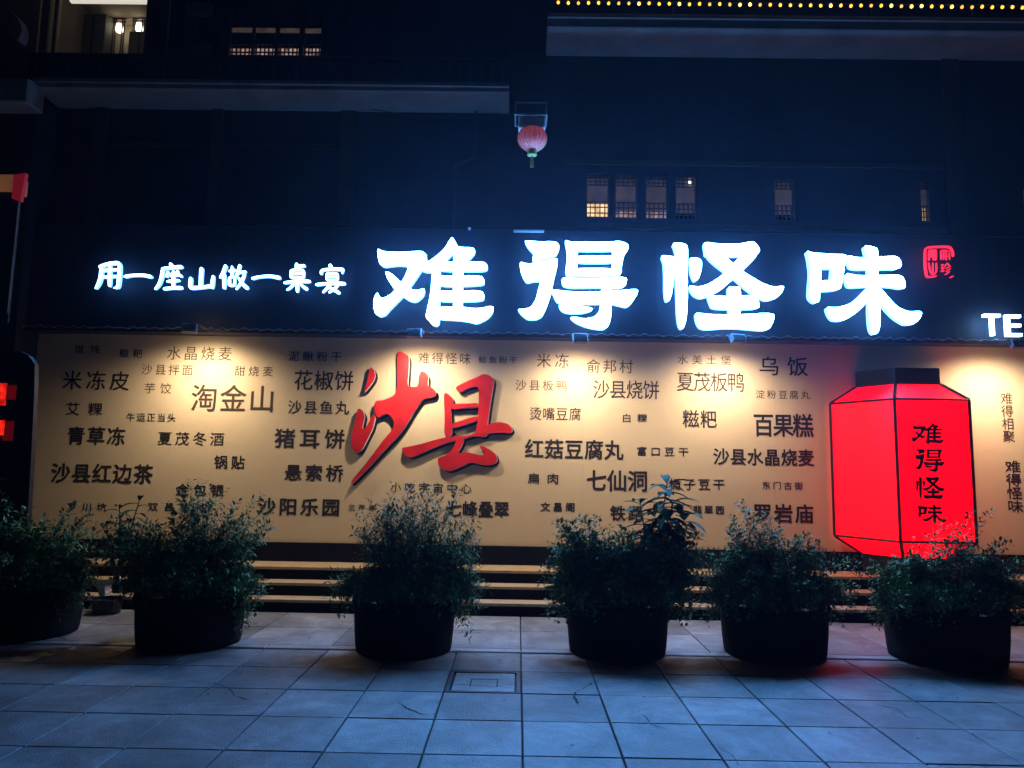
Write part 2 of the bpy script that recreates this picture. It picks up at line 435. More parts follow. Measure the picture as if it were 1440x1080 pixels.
# the lit room: a real recess with its own small lamps
x0, x1, z0, z1 = r_room
rm = bmesh.new()
box(rm, x0 - .25, x1 + .3, YU + 2.1, YU + 2.2, z0 - .4, z1 + .4)
obj('room_wall', rm, M['room'], bld)
bm = bmesh.new(); box(bm, x0 - .25, x1 + .3, YU + .26, YU + 2.09, z1 + .3, z1 + .4); box(bm, x0 - .25, x1 + .3, YU + .26, YU + 2.09, z0 - .4, z0 - .3)
box(bm, x0 - .35, x0 - .251, YU + .26, YU + 2.09, z0 - .4, z1 + .4); box(bm, x1 + .301, x1 + .4, YU + .26, YU + 2.09, z0 - .4, z1 + .4)
obj('room_shell', bm, M['room'], bld)
for (px, py) in ((168, 41), (196, 40)):
    p = at(px, py, YU + 1.9)
    bm = bmesh.new(); lathe(bm, p.x, p.y, [(.01, p.z + .09), (.05, p.z + .08), (.06, p.z - .03), (.045, p.z - .05), (.0, p.z - .052)], 12)
    obj('wall_lamp', bm, glow('room_lamp_shade', (1, .86, .6), 5), bld)
    bm = bmesh.new()
    for dx in (-.09, -.055, .055, .09): box(bm, p.x + dx - .008, p.x + dx + .008, p.y - .03, p.y - .01, p.z - .5, p.z + .22)
    for dz in (.12, .17, .22): box(bm, p.x - .12, p.x + .12, p.y - .034, p.y - .006, p.z + dz - .007, p.z + dz + .007)
    obj('lamp_lattice', bm, M['wood'], bld)['kind'] = 'stuff'
rl = bpy.data.lights.new('room_light', 'POINT'); rl.energy = 1.3; rl.color = (1, .83, .6); rl.shadow_soft_size = .1
ro = bpy.data.objects.new('room_light', rl); C.objects.link(ro); ro.location = (x0 + (x1 - x0) * .5, YU + .8, z1 + .1)
obj('ceiling_batten', bx(x0 + .25, x1 - .05, YU + .5, YU + .56, at(130, 2, YU + .5).z, at(130, -2, YU + .5).z), glow('batten_light', (1, .9, .75), .7), bld)
# cream posts, dark hanging shape and things on the rail
for px, ww, mm in ((62, .058, M['trim']), (77.5, .032, M['trim'])):
    p = at(px, 60, YU + .5); obj('room_post', bx(p.x - ww, p.x + ww, YU + .46, YU + .54, z0 - .3, z1 + .3, bevel=.008), mm, bld)
p = at(221, 30, 9.35)
obj('balcony_post', bx(p.x - .13, p.x + .1, 9.28, 9.42, lz1, 9.4, bevel=.02), M['wood'], bld)
p = at(237, 30, 9.4); obj('downpipe', bx(p.x - .012, p.x + .012, 9.4, 9.43, lz1 + .1, 9.4), M['trim'], bld)
bm = bmesh.new()
xa, xb = at(46, 80, 8.9).x, at(716, 80, 8.9).x
box(bm, xa, xb, 8.86, 8.9, at(400, 80, 8.9).z - .05, at(400, 80, 8.9).z)
for i in range(44):
    x = xa + (i + .5) * (xb - xa) / 44; box(bm, x - .014, x + .014, 8.867, 8.893, lz1, at(400, 80, 8.9).z - .051)
obj('balcony_railing', bm, M['wood'], bld)['kind'] = 'stuff'
for pa, pb, ya, yb in ((118, 147, 22, 78), (184, 212, 46, 78), (100, 112, 50, 78)):
    a, b = at(pa, ya, YU + 1.7), at(pb, yb, YU + 1.7)
    obj('room_cupboard', bx(a.x, b.x, YU + 1.65, YU + 1.9, z0 - .29, a.z, bevel=.01), mat('grey_green_panel', (.10, .11, .09), .7, 0, .3, 8), bld)
    obj('cupboard_seam', bx((a.x + b.x) / 2 - .008, (a.x + b.x) / 2 + .008, YU + 1.64, YU + 1.649, z0 - .28, a.z - .02), M['black'], bld)
# smaller windows of the second floor
xx0, xx1, zz0, zz1 = r_mid
obj('window_pane', bx(xx0 + .002, xx1 - .002, YU + .1, YU + .12, zz0 + .002, zz1), M['glassdark'], bld)
bm = bmesh.new()
for py, hh in ((5, .09), (62, .11)):  # grey bars that paint the reflections seen in this window
    p, q = at(262, py, YU + .09), at(300, py + 10, YU + .09)
    box(bm, p.x, q.x, YU + .075, YU + .098, q.z - hh, p.z)
obj('pane_reflection', bm, M['slabedge'], bld)['kind'] = 'stuff'
for i, (a0, a1, c0, c1) in enumerate(r_s):
    bm = bmesh.new(); t = .03
    for a in ((a0, a1, c0, c0 + t), (a0, a0 + t, c0 + t + .001, c1), (a1 - t, a1, c0 + t + .001, c1)):
        box(bm, a[0] + .002, a[1] - .002, YU + .03, YU + .09, a[2] + .001, a[3] - .001)
    wf = obj('window', bm, M['wood'], bld)
    obj('lower_pane', bx(a0 + t, a1 - t, YU + .1, YU + .115, c0 + t, c0 + .18), M['window_pink'], wf)
    obj('upper_pane', bx(a0 + t, a1 - t, YU + .1, YU + .115, c0 + .183, c1 - .01), M['glassdark'], wf)
    obj('transom_glow', bx(a0 + t, a1 - t, YU + .085, YU + .098, at(340, 40, YU).z, at(340, 34, YU).z), M['window_dim'], wf)
    lat = bmesh.new()
    for k in range(1, 6):
        x = a0 + (a1 - a0) * k / 6; box(lat, x - .008, x + .008, YU + .05, YU + .07, c0 + .03, c0 + .22)
    for zz in (.1, .22): box(lat, a0 + t, a1 - t, YU + .048, YU + .072, c0 + zz - .007, c0 + zz + .007)
    obj('lattice', lat, M['wood'], wf)['kind'] = 'stuff'
# corner pilaster and corbels left of the facade
pl = bmesh.new(); zp_ = at(20, 128, 8.5).z; XU = at(43, 60, 9.35).x
box(pl, XL - 1.7, XL - .02, 8.62, 9.35, .0, zp_); box(pl, XL - 3, XU, 8.62, 9.35, zp_ + .001, 11.5)
obj('corner_pier', pl, M['wall'], bld)
p, q = at(-30, 108, 8.3), at(38, 144, 8.3)
obj('pier_cap', bx(p.x - .5, q.x, 8.3, 8.61, q.z, p.z, bevel=.02), M['slabedge'], bld)
cb = [(-22, -10), (2, 2), (14, 14), (26, 26), (31, 42), (26, 56), (16, 52), (6, 36), (-8, 22), (-24, 14)]
bm = bmesh.new(); pp = [at(x, y, 8.2) for x, y in cb]; prism(bm, chaikin([(v.x, v.z) for v in pp]), 8.2, 8.34)
tag(obj('corbel', bm, mat('carved_redwood', (.25, .14, .12), .6, 0, .3, 9), bld))

for px, wdt in ((135, .09), (300, .07), (486, .09), (1345, .11)):
    p = at(px, 250, YW - .04); top = lz0 - .002 if px < 700 else zR - .002
    obj('pilaster', bx(p.x - wdt, p.x + wdt, YW - .045, YW - .003, zf1 + .03, top, bevel=.008), M['wood'], bld)
for za_, x0_, x1_ in ((at(300, 205, YW).z, at(135, 205, YW).x + .1, at(486, 205, YW).x - .1), (at(1100, 232, YW).z, at(790, 232, YW).x, at(1345, 232, YW).x - .12), (at(1100, 322, YW).z, at(790, 322, YW).x, at(1345, 322, YW).x - .12)):
    obj('cross_beam', bx(x0_, x1_, YW - .03, YW - .004, za_ - .035, za_ + .035, bevel=.006), M['wood'], bld)
bm = bmesh.new()
p = at(640, 250, YW - .06)
tube(bm, [(p.x, YW - .06, zf1 + .05), (p.x, YW - .06, zf1 + .9), (p.x + .25, YW - .06, zf1 + 1.0), (p.x + .25, YW - .06, lz0 - .01)], .016, 8)
obj('conduit', bm, M['wood'], bld)
bm = bmesh.new()
q1, q2 = at(500, 150, YW - .07), at(742, 158, YW - .07)
tube(bm, [q1 + (q2 - q1) * (k / 8) + Vector((0, 0, -.10 * math.sin(PI * k / 8))) for k in range(9)], .006, 5)
obj('sagging_cable', bm, M['black'], bld)
# ------------------------------------------------------------------ fascia
fas = empty('sign_fascia', (0, YF, zf0), label='long dark navy fascia panel that carries the white glowing characters', cat='sign panel')
xs0 = at(10, 470, YF).x
N = 11
for i in range(N):
    a0 = xs0 + (XR - xs0) * i / N; a1 = xs0 + (XR - xs0) * (i + 1) / N
    obj('panel', bx(a0 + .0008, a1 - .0008, YF, YF + .12, zf0 + .035, zf1), M['fascia'], fas)
obj('bottom_rail', bx(xs0, XR, YF - .03, YF + .2, zf0 - .005, zf0 + .034, bevel=.006), M['black'], fas)
obj('top_flashing', bx(xs0, XR, YF - .012, YF + .24, zf1 + .001, zf1 + .02), M['black'], fas)
# thin cable looped along the bottom rail
cab = empty('clipped_cable', (0, YF - .06, zf0 + .03), label='thin grey cable looped in short waves along the lower edge of the fascia', cat='cable')
bm = bmesh.new(); pts = []; x = xs0 + .2
k = 0
while x < 6.3:
    pts.append((x, YF - .045 - .012 * math.sin(k * 1.3), zf0 + .035 + (.018 if k % 2 else -.006) * random.uniform(.5, 1.2))); x += random.uniform(.05, .09); k += 1
tube(bm, pts, .0045, 4); obj('cable', bm, M['metal'], cab)
bm = bmesh.new()
for i in range(0, len(pts), 3):
    p = pts[i]; box(bm, p[0] - .02, p[0] + .02, YF - .06, YF - .031, p[2] - .005, p[2] + .005)
obj('clip', bm, M['metal'], cab)['kind'] = 'stuff'
# short bright strip and tiny lamp on top of the fascia
p, q = at(722, 325, YF - .05), at(765, 325, YF - .05)
t = empty('metal_strip', (p.x, YF, p.z), label='short pale metal strip lying on top of the fascia, lit white', cat='strip')
obj('strip_bar', bx(p.x, q.x, YF - .08, YF - .03, p.z - .012, p.z + .012, bevel=.003), M['pale'], t)
obj('strip_foot', bx(p.x + .1, p.x + .14, YF - .0299, YF + .1, zf1 + .021, p.z + .004), M['black'], t)
p = at(660, 325, YF - .05)
t = empty('camera_stub', (p.x, YF, p.z), label='tiny pale fitting standing up from the fascia above the first big character', cat='fitting')
obj('stub_post', bx(p.x - .008, p.x + .008, YF - .05, YF - .034, zf1 - .02, p.z + .03), M['pale'], t)
obj('stub_cap', bx(p.x - .018, p.x + .018, YF - .06, YF - .026, p.z + .031, p.z + .045), M['pale'], t)

# ------------------------------------------------------------------ traced characters
SA = (500, 320, 3.512); SB = (900, 320, 3.13); SC = (480, 460, 4.5)
NAN = [[(108,103),(135,118),(200,122),(265,120),(325,115),(347,130),(352,160),(330,200),(300,245),(272,285),(235,335),(195,375),(165,405),(145,430),(120,438),(98,425),(88,390),(92,345),(108,318),(118,345),(140,348),(175,330),(205,300),(235,260),(262,200),(250,185),(200,183),(140,192),(120,180),(110,140)],
 [(145,215),(175,225),(215,262),(262,300),(300,312),(342,298),(335,335),(300,365),(268,362),(230,335),(190,300),(160,255)],
 [(475,45),(492,70),(505,95),(480,125),(455,150),(430,178),(418,200),(418,230),(415,300),(415,470),(400,486),(380,480),(360,455),(346,440),(355,400),(370,330),(378,240),(380,217),(350,217),(325,210),(335,175),(365,165),(400,140),(435,110),(458,75)],
 [(490,90),(530,98),(580,98),(592,120),(562,155),(535,172),(505,172),(515,138),(480,120)],
 [(395,168),(530,170),(635,168),(652,190),(650,207),(620,213),(395,211)],
 [(395,238),(500,239),(618,237),(636,258),(634,284),(395,288)],
 [(395,311),(500,312),(622,310),(636,335),(630,362),(395,364)],
 [(395,391),(528,391),(600,401),(682,384),(677,420),(650,450),(600,474),(560,463),(500,455),(405,452)],
 [(487,100),(535,130),(529,250),(527,455),(483,455),(482,200)]]
DE = [[(835,62),(900,70),(985,68),(1005,85),(1003,115),(990,138),(940,150),(880,170),(873,152),(884,130),(860,105),(845,85)],
 [(812,168),(850,180),(920,170),(985,152),(998,155),(995,190),(980,250),(965,330),(940,400),(920,440),(890,453),(850,452),(820,430),(800,403),(830,403),(865,395),(890,360),(905,300),(915,262),(880,262),(845,272),(825,240),(814,205)],
 [(1033,60),(1060,70),(1098,72),(1095,150),(1095,237),(1035,237),(1046,150),(1044,108)],
 [(1265,70),(1300,65),(1347,80),(1345,110),(1325,135),(1315,180),(1310,237),(1262,237),(1272,150)],
 [(1050,68),(1190,72),(1310,68),(1310,112),(1050,112)],[(1080,138),(1290,138),(1290,172),(1080,172)],[(1060,200),(1290,200),(1290,237),(1060,237)],
 [(1018,243),(1100,250),(1200,250),(1342,241),(1336,283),(1310,298),(1200,293),(1024,296)],
 [(966,303),(1010,310),(1100,318),(1200,315),(1290,312),(1397,301),(1390,330),(1365,370),(1340,393),(1310,385),(1260,374),(1150,376),(1000,373),(984,350)],
 [(1215,290),(1266,290),(1262,380),(1262,440),(1250,485),(1225,503),(1190,500),(1140,490),(1090,470),(1058,443),(1085,440),(1130,450),(1180,442),(1205,415),(1211,380)],
 [(1008,372),(1050,378),(1110,385),(1172,396),(1165,410),(1120,422),(1050,422),(1020,412),(1006,392)]]
GUAI = [[(92,122),(130,125),(155,130),(152,200),(142,280),(130,322),(115,325),(108,290),(108,200),(105,150)],
 [(142,68),(185,68),(212,78),(208,200),(210,300),(205,400),(190,447),(175,442),(165,400),(160,250),(160,130),(155,95)],
 [(218,135),(250,132),(273,145),(270,190),(255,230),(238,235),(225,200),(222,160)],
 [(280,62),(350,72),(440,72),(500,58),(530,95),(512,125),(400,124),(290,127),(286,100)],
 [(453,116),(516,118),(500,140),(450,190),(400,235),(350,278),(300,303),(265,311),(235,295),(213,253),(260,262),(310,245),(360,212),(412,158)],
 [(290,118),(367,116),(410,158),(450,190),(490,215),(540,245),(590,262),(637,255),(625,285),(600,310),(560,322),(520,305),(470,270),(420,225),(370,190),(325,155)],
 [(386,260),(415,262),(442,258),(445,320),(442,390),(392,390),(394,320)],
 [(298,298),(400,303),(514,296),(530,350),(500,358),(320,358),(308,330)],
 [(243,373),(300,381),(420,384),(592,373),(590,410),(570,445),(545,453),(400,440),(290,449),(262,440),(248,410)]]
WEI = [[(733,100),(765,115),(796,118),(798,200),(792,290),(790,325),(770,332),(745,310),(745,270),(752,200),(743,130)],
 [(740,108),(800,114),(870,118),(905,118),(914,135),(897,175),(850,178),(760,178)],
 [(848,130),(905,130),(902,165),(893,220),(884,272),(838,272),(846,200)],
 [(775,234),(890,230),(884,274),(775,280)],
 [(988,78),(1020,82),(1050,92),(1047,180),(1055,300),(1060,420),(1050,460),(1032,471),(1018,455),(1010,400),(1010,250),(1006,150),(995,110)],
 [(913,120),(960,132),(1050,130),(1132,123),(1152,150),(1148,181),(1050,181),(930,183),(920,150)],
 [(908,198),(950,210),(1050,210),(1152,206),(1170,240),(1168,270),(1100,258),(1000,258),(920,264),(910,235)],
 [(1008,258),(1022,290),(990,340),(945,380),(895,410),(850,409),(832,385),(820,348),(870,352),(930,335),(975,295)],
 [(1050,255),(1090,300),(1130,345),(1180,370),(1245,366),(1235,400),(1205,425),(1170,428),(1125,400),(1085,360),(1052,310)]]
SHA = [[(183,248),(205,268),(216,305),(205,340),(172,383),(147,413),(145,400),(160,360),(172,300)],
 [(105,511),(135,530),(150,565),(138,610),(132,645),(152,640),(180,590),(203,550),(216,572),(200,640),(165,710),(135,770),(100,799),(75,785),(62,740),(65,680),(80,620),(95,560)],
 [(215,465),(260,463),(310,445),(345,420),(355,370),(353,160),(375,152),(405,168),(430,190),(425,290),(418,374),(455,378),(485,374),(490,310),(505,279),(530,285),(550,310),(545,370),(575,385),(602,410),(592,440),(555,448),(520,452),(490,490),(450,550),(410,620),(360,690),(300,750),(240,815),(180,880),(120,942),(66,992),(58,985),(90,940),(150,870),(210,790),(270,710),(322,650),(337,610),(322,573),(290,545),(260,560),(232,575),(215,550),(205,520)]]
XIAN = [[(650,413),(680,425),(703,450),(707,480),(692,520),(697,600),(702,680),(672,697),(650,680),(655,560),(650,480)],
 [(720,380),(790,345),(860,315),(900,294),(940,305),(967,335),(960,380),(945,470),(932,560),(922,640),(915,682),(880,682),(848,662),(862,600),(868,500),(872,370),(800,385),(757,412),(735,405)],
 [(688,485),(780,484),(868,480),(868,510),(780,512),(700,521)],[(688,615),(760,590),(865,558),(866,590),(770,622),(700,642)],
 [(376,765),(430,755),(520,735),(620,705),(720,690),(800,688),(870,658),(930,613),(1000,598),(1060,613),(1084,650),(1070,672),(1010,665),(930,670),(905,697),(840,687),(780,707),(700,722),(620,747),(520,792),(438,827),(400,810)],
 [(733,698),(778,708),(762,750),(737,790),(742,800),(790,788),(850,805),(897,812),(907,790),(870,755),(890,748),(950,780),(980,810),(987,850),(950,872),(890,872),(820,852),(760,882),(690,911),(648,905),(613,870),(608,830),(650,815),(690,788),(715,750)]]

def strokes_to_world(strokes, src, Y):
    ox, oy, s = src; res = []
    for st_ in strokes:
        p = chaikin(st_, 2, .2); q = [at(ox + x / s, oy + y / s, Y) for x, y in p]; res.append([(v.x, v.z) for v in q])
    return res
def char_obj(name, strokes, src, Y, depth, mface, mside, parent):
    """a raised character built stroke by stroke, each stroke a hair deeper than the last"""
    bm = bmesh.new()
    for i, p in enumerate(strokes_to_world(strokes, src, Y)):
        prism(bm, p, Y + i * .0012, Y + depth - i * .0007, 1, 0)
    bm.normal_update()
    bmesh.ops.triangulate(bm, faces=[f for f in bm.faces if len(f.verts) > 4], ngon_method='EAR_CLIP')
    me = mesh(bm, name); me.materials.append(mface); me.materials.append(mside)
    o = bpy.data.objects.new(name, me); C.objects.link(o); o.parent = parent
    if parent: o.matrix_parent_inverse = Matrix.Translation(parent.location).inverted()
    return o
bs = empty('illuminated_sign', (at(910, 400, YL).x, YL, zf0 + .1), label='four large white glowing brush characters across the dark fascia', cat='sign')
for nm, sk, src in (('nan', NAN, SA), ('de', DE, SA), ('guai', GUAI, SB), ('wei', WEI, SB)):
    char_obj('character', sk, src, YL, .09, M['letter'], M['letter_side'], bs)
bm = bmesh.new()
for px in (560, 600, 660, 760, 800, 860, 960, 1020, 1080, 1160, 1200, 1260):
    for py in (400,):
        p = at(px, py, YL + .1); box(bm, p.x - .006, p.x + .006, YL + .07, YF - .001, p.z - .006, p.z + .006)
obj('standoff', bm, M['black'], bs)['kind'] = 'stuff'

# ---- brush strokes with varying width, for the slogan and the seal
def brush_poly(pts, w0):
    """pts: [(x, y, width factor)] -> closed outline"""
    n = len(pts); L, R = [], []
    for i, (x, y, f) in enumerate(pts):
        a = pts[max(i - 1, 0)]; b = pts[min(i + 1, n - 1)]
        dx, dy = b[0] - a[0], b[1] - a[1]; l = math.hypot(dx, dy) or 1
        nx, ny = -dy / l, dx / l; ww = w0 * f / 2
        L.append((x + nx * ww, y + ny * ww)); R.append((x - nx * ww, y - ny * ww))
    return L + R[::-1]
SL = (120, 350, 3.789)
slog = [  # traced in the zoomed crop of the slogan
 [[(85,85,.9),(80,150,1),(68,185,.9),(52,212,.4)],[(70,95,.8),(120,78,1),(175,72,1.1),(182,85,1),(178,150,1.1),(172,205,1),(150,208,.4)],[(85,115,.8),(170,108,.8)],[(82,150,.8),(170,144,.8)],[(128,80,.9),(126,200,1)]],
 [[(205,148,.9),(240,140,.7),(300,138,.8),(352,148,1.2)]],
 [[(450,75,.8),(462,95,1.1)],[(405,105,.8),(460,98,.9),(515,94,1.1)],[(410,108,1),(405,150,1),(390,190,.9),(368,215,.4)],[(440,118,.7),(430,150,.8)],[(445,130,.6),(462,150,.7)],[(490,112,.7),(482,145,.8)],[(490,128,.6),(512,148,.8)],[(466,112,.9),(466,208,1)],[(430,172,.8),(500,166,.9)],[(412,212,1),(460,206,.9),(515,206,1.2)]],
 [[(618,98,1.1),(614,150,1),(612,205,1)],[(560,150,1),(556,205,1.1)],[(555,208,1.1),(620,204,.9),(672,196,1)],[(680,140,.9),(672,210,1.2)]],
 [[(748,85,1),(735,120,.9),(715,155,.5)],[(738,130,1),(738,212,1)],[(762,118,.7),(800,112,.8)],[(780,90,.7),(780,150,.8)],[(765,150,.7),(765,195,.8)],[(765,150,.7),(795,148,.7),(792,195,.7)],[(765,195,.7),(795,192,.7)],[(822,82,1),(812,120,.9),(800,150,.5)],[(815,125,.8),(855,120,.8)],[(848,128,.8),(830,175,.9),(800,215,.5)],[(812,150,.7),(835,185,1),(865,212,1.2)]],
 [[(885,158,.8),(920,148,.7),(980,143,.8),(1038,154,1.2)]],
 [[(1125,75,1),(1125,110,1)],[(1128,92,.8),(1170,88,.9)],[(1095,112,.8),(1095,155,.8)],[(1095,112,.8),(1165,110,.8),(1160,155,.8)],[(1098,132,.6),(1160,130,.6)],[(1096,154,.7),(1160,152,.7)],[(1055,180,.9),(1120,170,.8),(1198,172,1.1)],[(1128,155,1),(1128,230,1)],[(1110,185,.8),(1085,210,.7),(1070,218,.4)],[(1140,182,.7),(1165,205,.9),(1182,215,1)]],
 [[(1300,82,1),(1312,100,1)],[(1258,112,.9),(1255,135,.7)],[(1258,112,.8),(1310,106,.8),(1378,108,1.1),(1366,130,.6)],[(1285,130,.7),(1285,165,.7)],[(1285,130,.7),(1345,128,.7),(1342,165,.7)],[(1285,148,.55),(1342,147,.55)],[(1285,166,.65),(1342,165,.65)],[(1225,190,1),(1290,182,.8),(1385,184,1.2)],[(1310,168,.9),(1295,200,.9),(1262,232,.5)],[(1290,200,.7),(1320,215,.9),(1355,236,1.1)],[(1345,190,.8),(1325,212,.8),(1295,232,.5)]]]
ss = empty('slogan_sign', (at(310, 390, YL).x, YL, at(310, 390, YL).z), label='row of eight small white glowing characters on the left of the fascia', cat='sign')
for ch in slog:
    char_obj('character', [brush_poly(p, 15.5) for p in ch], SL, YL + .06, .05, M['letter_s'], M['letter_s_side'], ss)

# seal
seal = empty('seal_sign', (at(1321, 368, YL).x, YL, at(1321, 368, YL).z), label='small square red neon seal beside the last white character', cat='sign')
SS = (1280, 330, 6.75)
frame = [[(165,400,1),(150,330,1),(145,200,1),(150,118,1),(270,112,1),(380,112,1),(405,150,1),(415,205,.8)],[(165,398,1),(215,398,.7),(255,390,.6)]]
char_obj('frame', [brush_poly(p, 17) for p in frame], SS, YL + .1, .03, M['seal'], M['seal'], seal)
gl = [[(185,150,1),(185,240,1)],[(205,150,1),(205,200,1)],[(228,150,1),(228,240,1)],[(252,150,1),(250,240,1)],[(180,145,1),(255,145,1)],[(182,205,.8),(252,205,.8)],[(182,262,1),(195,340,1),(215,375,1)],[(222,262,1),(222,372,1)],[(255,262,1),(258,350,1),(225,380,1)],
      [(300,150,1),(300,235,1)],[(325,140,1),(325,235,1)],[(350,150,1),(350,240,1)],[(378,160,1),(382,235,1)],[(295,150,1),(330,142,1),(375,152,1)],[(300,200,.7),(375,200,.7)],[(298,285,1),(330,280,1)],[(298,315,1),(335,312,1)],[(295,345,1),(335,338,1)],[(315,275,1),(316,350,1)],[(360,265,1),(335,300,.8)],[(360,265,1),(390,300,.9)],[(345,318,.9),(380,300,.9)],[(350,345,.9),(392,318,.9)],[(340,378,.9),(385,345,.9)],[(385,405,1),(420,388,1)]]
char_obj('glyph', [brush_poly(p, 11) for p in gl], SS, YL + .1, .03, M['seal'], M['seal'], seal)

# ---- font text (Blender's own fallback face holds the Chinese glyphs)
def text_mesh(s, bold, space=1.0, vertical=False):
    cu = bpy.data.curves.new('t', 'FONT'); cu.body = s; cu.size = 1; cu.offset = 0; cu.space_character = space; cu.resolution_u = 3
    if vertical: cu.body = '\n'.join(s); cu.space_line = space
    o = bpy.data.objects.new('t', cu); C.objects.link(o)
    dg = bpy.context.evaluated_depsgraph_get(); dg.update()
    me = bpy.data.meshes.new_from_object(o.evaluated_get(dg)); bpy.data.objects.remove(o); bpy.data.curves.remove(cu)
    return me
def text_obj(name, s, x0, x1, cy, h, bold, Y, m, parent, vertical=False, thick=0.0, box_h=None, space=None):
    """fit the text into photo box x0..x1 (h tall) at depth Y"""
    n = len(s); h_ = max(h, 1)
    if space is None:
        space = 1.0 if (n == 1 or vertical) else max(.5, ((x1 - x0) - .9 * h_) / (n - 1) / (.9 * h_ / .92))
    me = text_mesh(s, 0, space, vertical)
    bold *= .72
    if bold and not thick:
        bm = bmesh.new()
        sh = [(0, 0)] + [(bold * math.cos(k * PI / 4), bold * math.sin(k * PI / 4)) for k in range(8)]
        for k, (dx, dy) in enumerate(sh):
            g0 = len(bm.verts); bm.from_mesh(me); bm.verts.ensure_lookup_table()
            for v in bm.verts[g0:]: v.co.x += dx; v.co.y += dy; v.co.z = k * .00025
        bm.to_mesh(me); bm.free()
    xs = [v.co.x for v in me.vertices]; zs = [v.co.y for v in me.vertices]
    a, b, c, d = min(xs), max(xs), min(zs), max(zs)
    p, q = at(x0, cy, Y), at(x1, cy + (x1 - x0) * .0162, Y); cc = (p + q) / 2
    wd = q.x - p.x; ht = at((x0 + x1) / 2, cy - h / 2, Y).z - at((x0 + x1) / 2, cy + h / 2, Y).z
    zc = at((x0 + x1) / 2, cy, Y).z
    for v in me.vertices:
        v.co = (((v.co.x - a) / (b - a) - .5) * wd + cc.x, Y - v.co.z, ((v.co.y - c) / (d - c) - .5) * ht + zc)
    if thick:
        bm = bmesh.new(); bm.from_mesh(me)
        r = bmesh.ops.extrude_face_region(bm, geom=bm.faces[:])
        for e in r['geom']:
            if isinstance(e, bmesh.types.BMVert): e.co.y += thick
        bmesh.ops.recalc_face_normals(bm, faces=bm.faces); bm.to_mesh(me); bm.free()
    me.materials.clear(); me.materials.append(m)
    o = bpy.data.objects.new(name, me); C.objects.link(o)
    if parent: o.parent = parent; o.matrix_parent_inverse = Matrix.Translation(parent.location).inverted()
    return o

te = empty('letter_sign', (at(1410, 457, YL).x, YL, at(1410, 457, YL).z), label='white glowing capital letters T and E at the right end of the fascia', cat='sign')
text_obj('letter', 'T', 1385, 1408, 456.5, 30, .012, YL + .06, M['letter_s'], te, thick=.05)
text_obj('letter', 'E', 1415.5, 1437, 457.5, 30, .012, YL + .06, M['letter_s'], te, thick=.05)

# ------------------------------------------------------------------ printed board
bd = empty('printed_signboard', (0, YB, zt), label='long cream board printed with dark Chinese dish names below the fascia', cat='signboard')
edges = [XL, -3.9, -1.55, .78, 3.1, 5.45, XR]
for a0, a1 in zip(edges, edges[1:]):
    obj('board_panel', bx(a0 + .0006, a1 - .0006, YB, YB + .02, zt + .001, zf0 + .25), M['board'], bd)
obj('backing_frame', bx(XL - .02, XR, YB + .021, YB + .09, zt, zf0 + .25), M['black'], bd)
K, G = M['ink'], M['ink_grey']
T = [('馄饨',105,140,491,11,.01,K),('糍粑',168,200,497,12,.01,K),('水晶烧麦',235,326,497,19,.0,G),('泥鳅粉干',406,480,501,14,.01,K),('难得怪味',588,662,504,16,0,G),
 ('鲶鱼粉干',673,727,506,10,.005,G),('米冻',755,800,507,20,0,G),('俞邦村',825,890,515,19,0,G),('水美土堡',953,1028,506,13,0,G),('乌饭',1068,1136,515,27,.01,K),
 ('米冻皮',88,182,535,27,.012,K),('沙县拌面',199,271,520,15,0,G),('甜烧麦',330,384,522,14,0,G),('花椒饼',414,497,535,28,.012,K),('芋饺',203,241,546,15,0,G),
 ('淘金山',269,384,560,38,.012,G),('沙县板鸭',725,797,542,15,0,G),('沙县烧饼',834,927,548,26,.006,G),('夏茂板鸭',952,1046,537,27,.006,G),('淀粉豆腐丸',1063,1139,555,12,0,K),
 ('艾粿',93,144,575,18,.012,K),('沙县鱼丸',405,491,573,19,.012,K),('牛运正当头',178,247,587,12,.008,K),('青草冻',95,176,613,26,.028,K),('夏茂冬酒',222,315,617,19,.01,K),
 ('猪耳饼',386,485,617,28,.03,K),('烫嘴豆腐',745,817,582,18,.006,G),('白粿',876,910,588,12,.008,K),('糍粑',960,1008,589,25,.012,K),('百果糕',1060,1144,598,33,.026,K),
 ('红菇豆腐丸',738,877,632,28,.03,K),('富口豆干',896,968,635,13,.01,K),('沙县水晶烧麦',1003,1145,643,24,.028,K),('锅贴',301,344,650,19,.025,K),('沙县红边茶',72,215,666,28,.03,K),
 ('悬索桥',400,483,665,24,.03,K),('金包银',247,315,689,17,.028,K),('扁肉',742,785,673,15,.012,K),('七仙洞',825,910,676,30,.03,K),('栀子豆干',941,1019,681,16,.016,K),
 ('东门古街',1072,1129,683,11,.012,K),('小吃宇宙中心',549,663,686,14,.004,K),('沙阳乐园',362,477,713,25,.035,K),('罗川坑',95,150,713,12,.012,K),('双昌楼阁',208,290,713,12,.012,K),
 ('三严寺',490,528,714,9,.006,K),('松',541,562,717,18,.02,K),('七峰叠翠',628,716,716,23,.03,K),('文昌阁',760,808,713,13,.025,K),('铁路',858,905,722,22,.03,K),
 ('翡翠园',975,1018,717,12,.02,K),('罗岩庙',1060,1144,722,27,.034,K)]
for s, x0, x1, cy, h, bo, m in T:
    text_obj('printed_words', s, x0, x1, cy, h, bo, YB - .0025, m, bd)
text_obj('printed_words', '难得相聚', 1408.5, 1425.5, 587, 70, .006, YB - .0025, G, bd, vertical=True)
text_obj('printed_words', '难得怪味', 1415, 1437, 684, 73, .02, YB - .0025, K, bd, vertical=True)

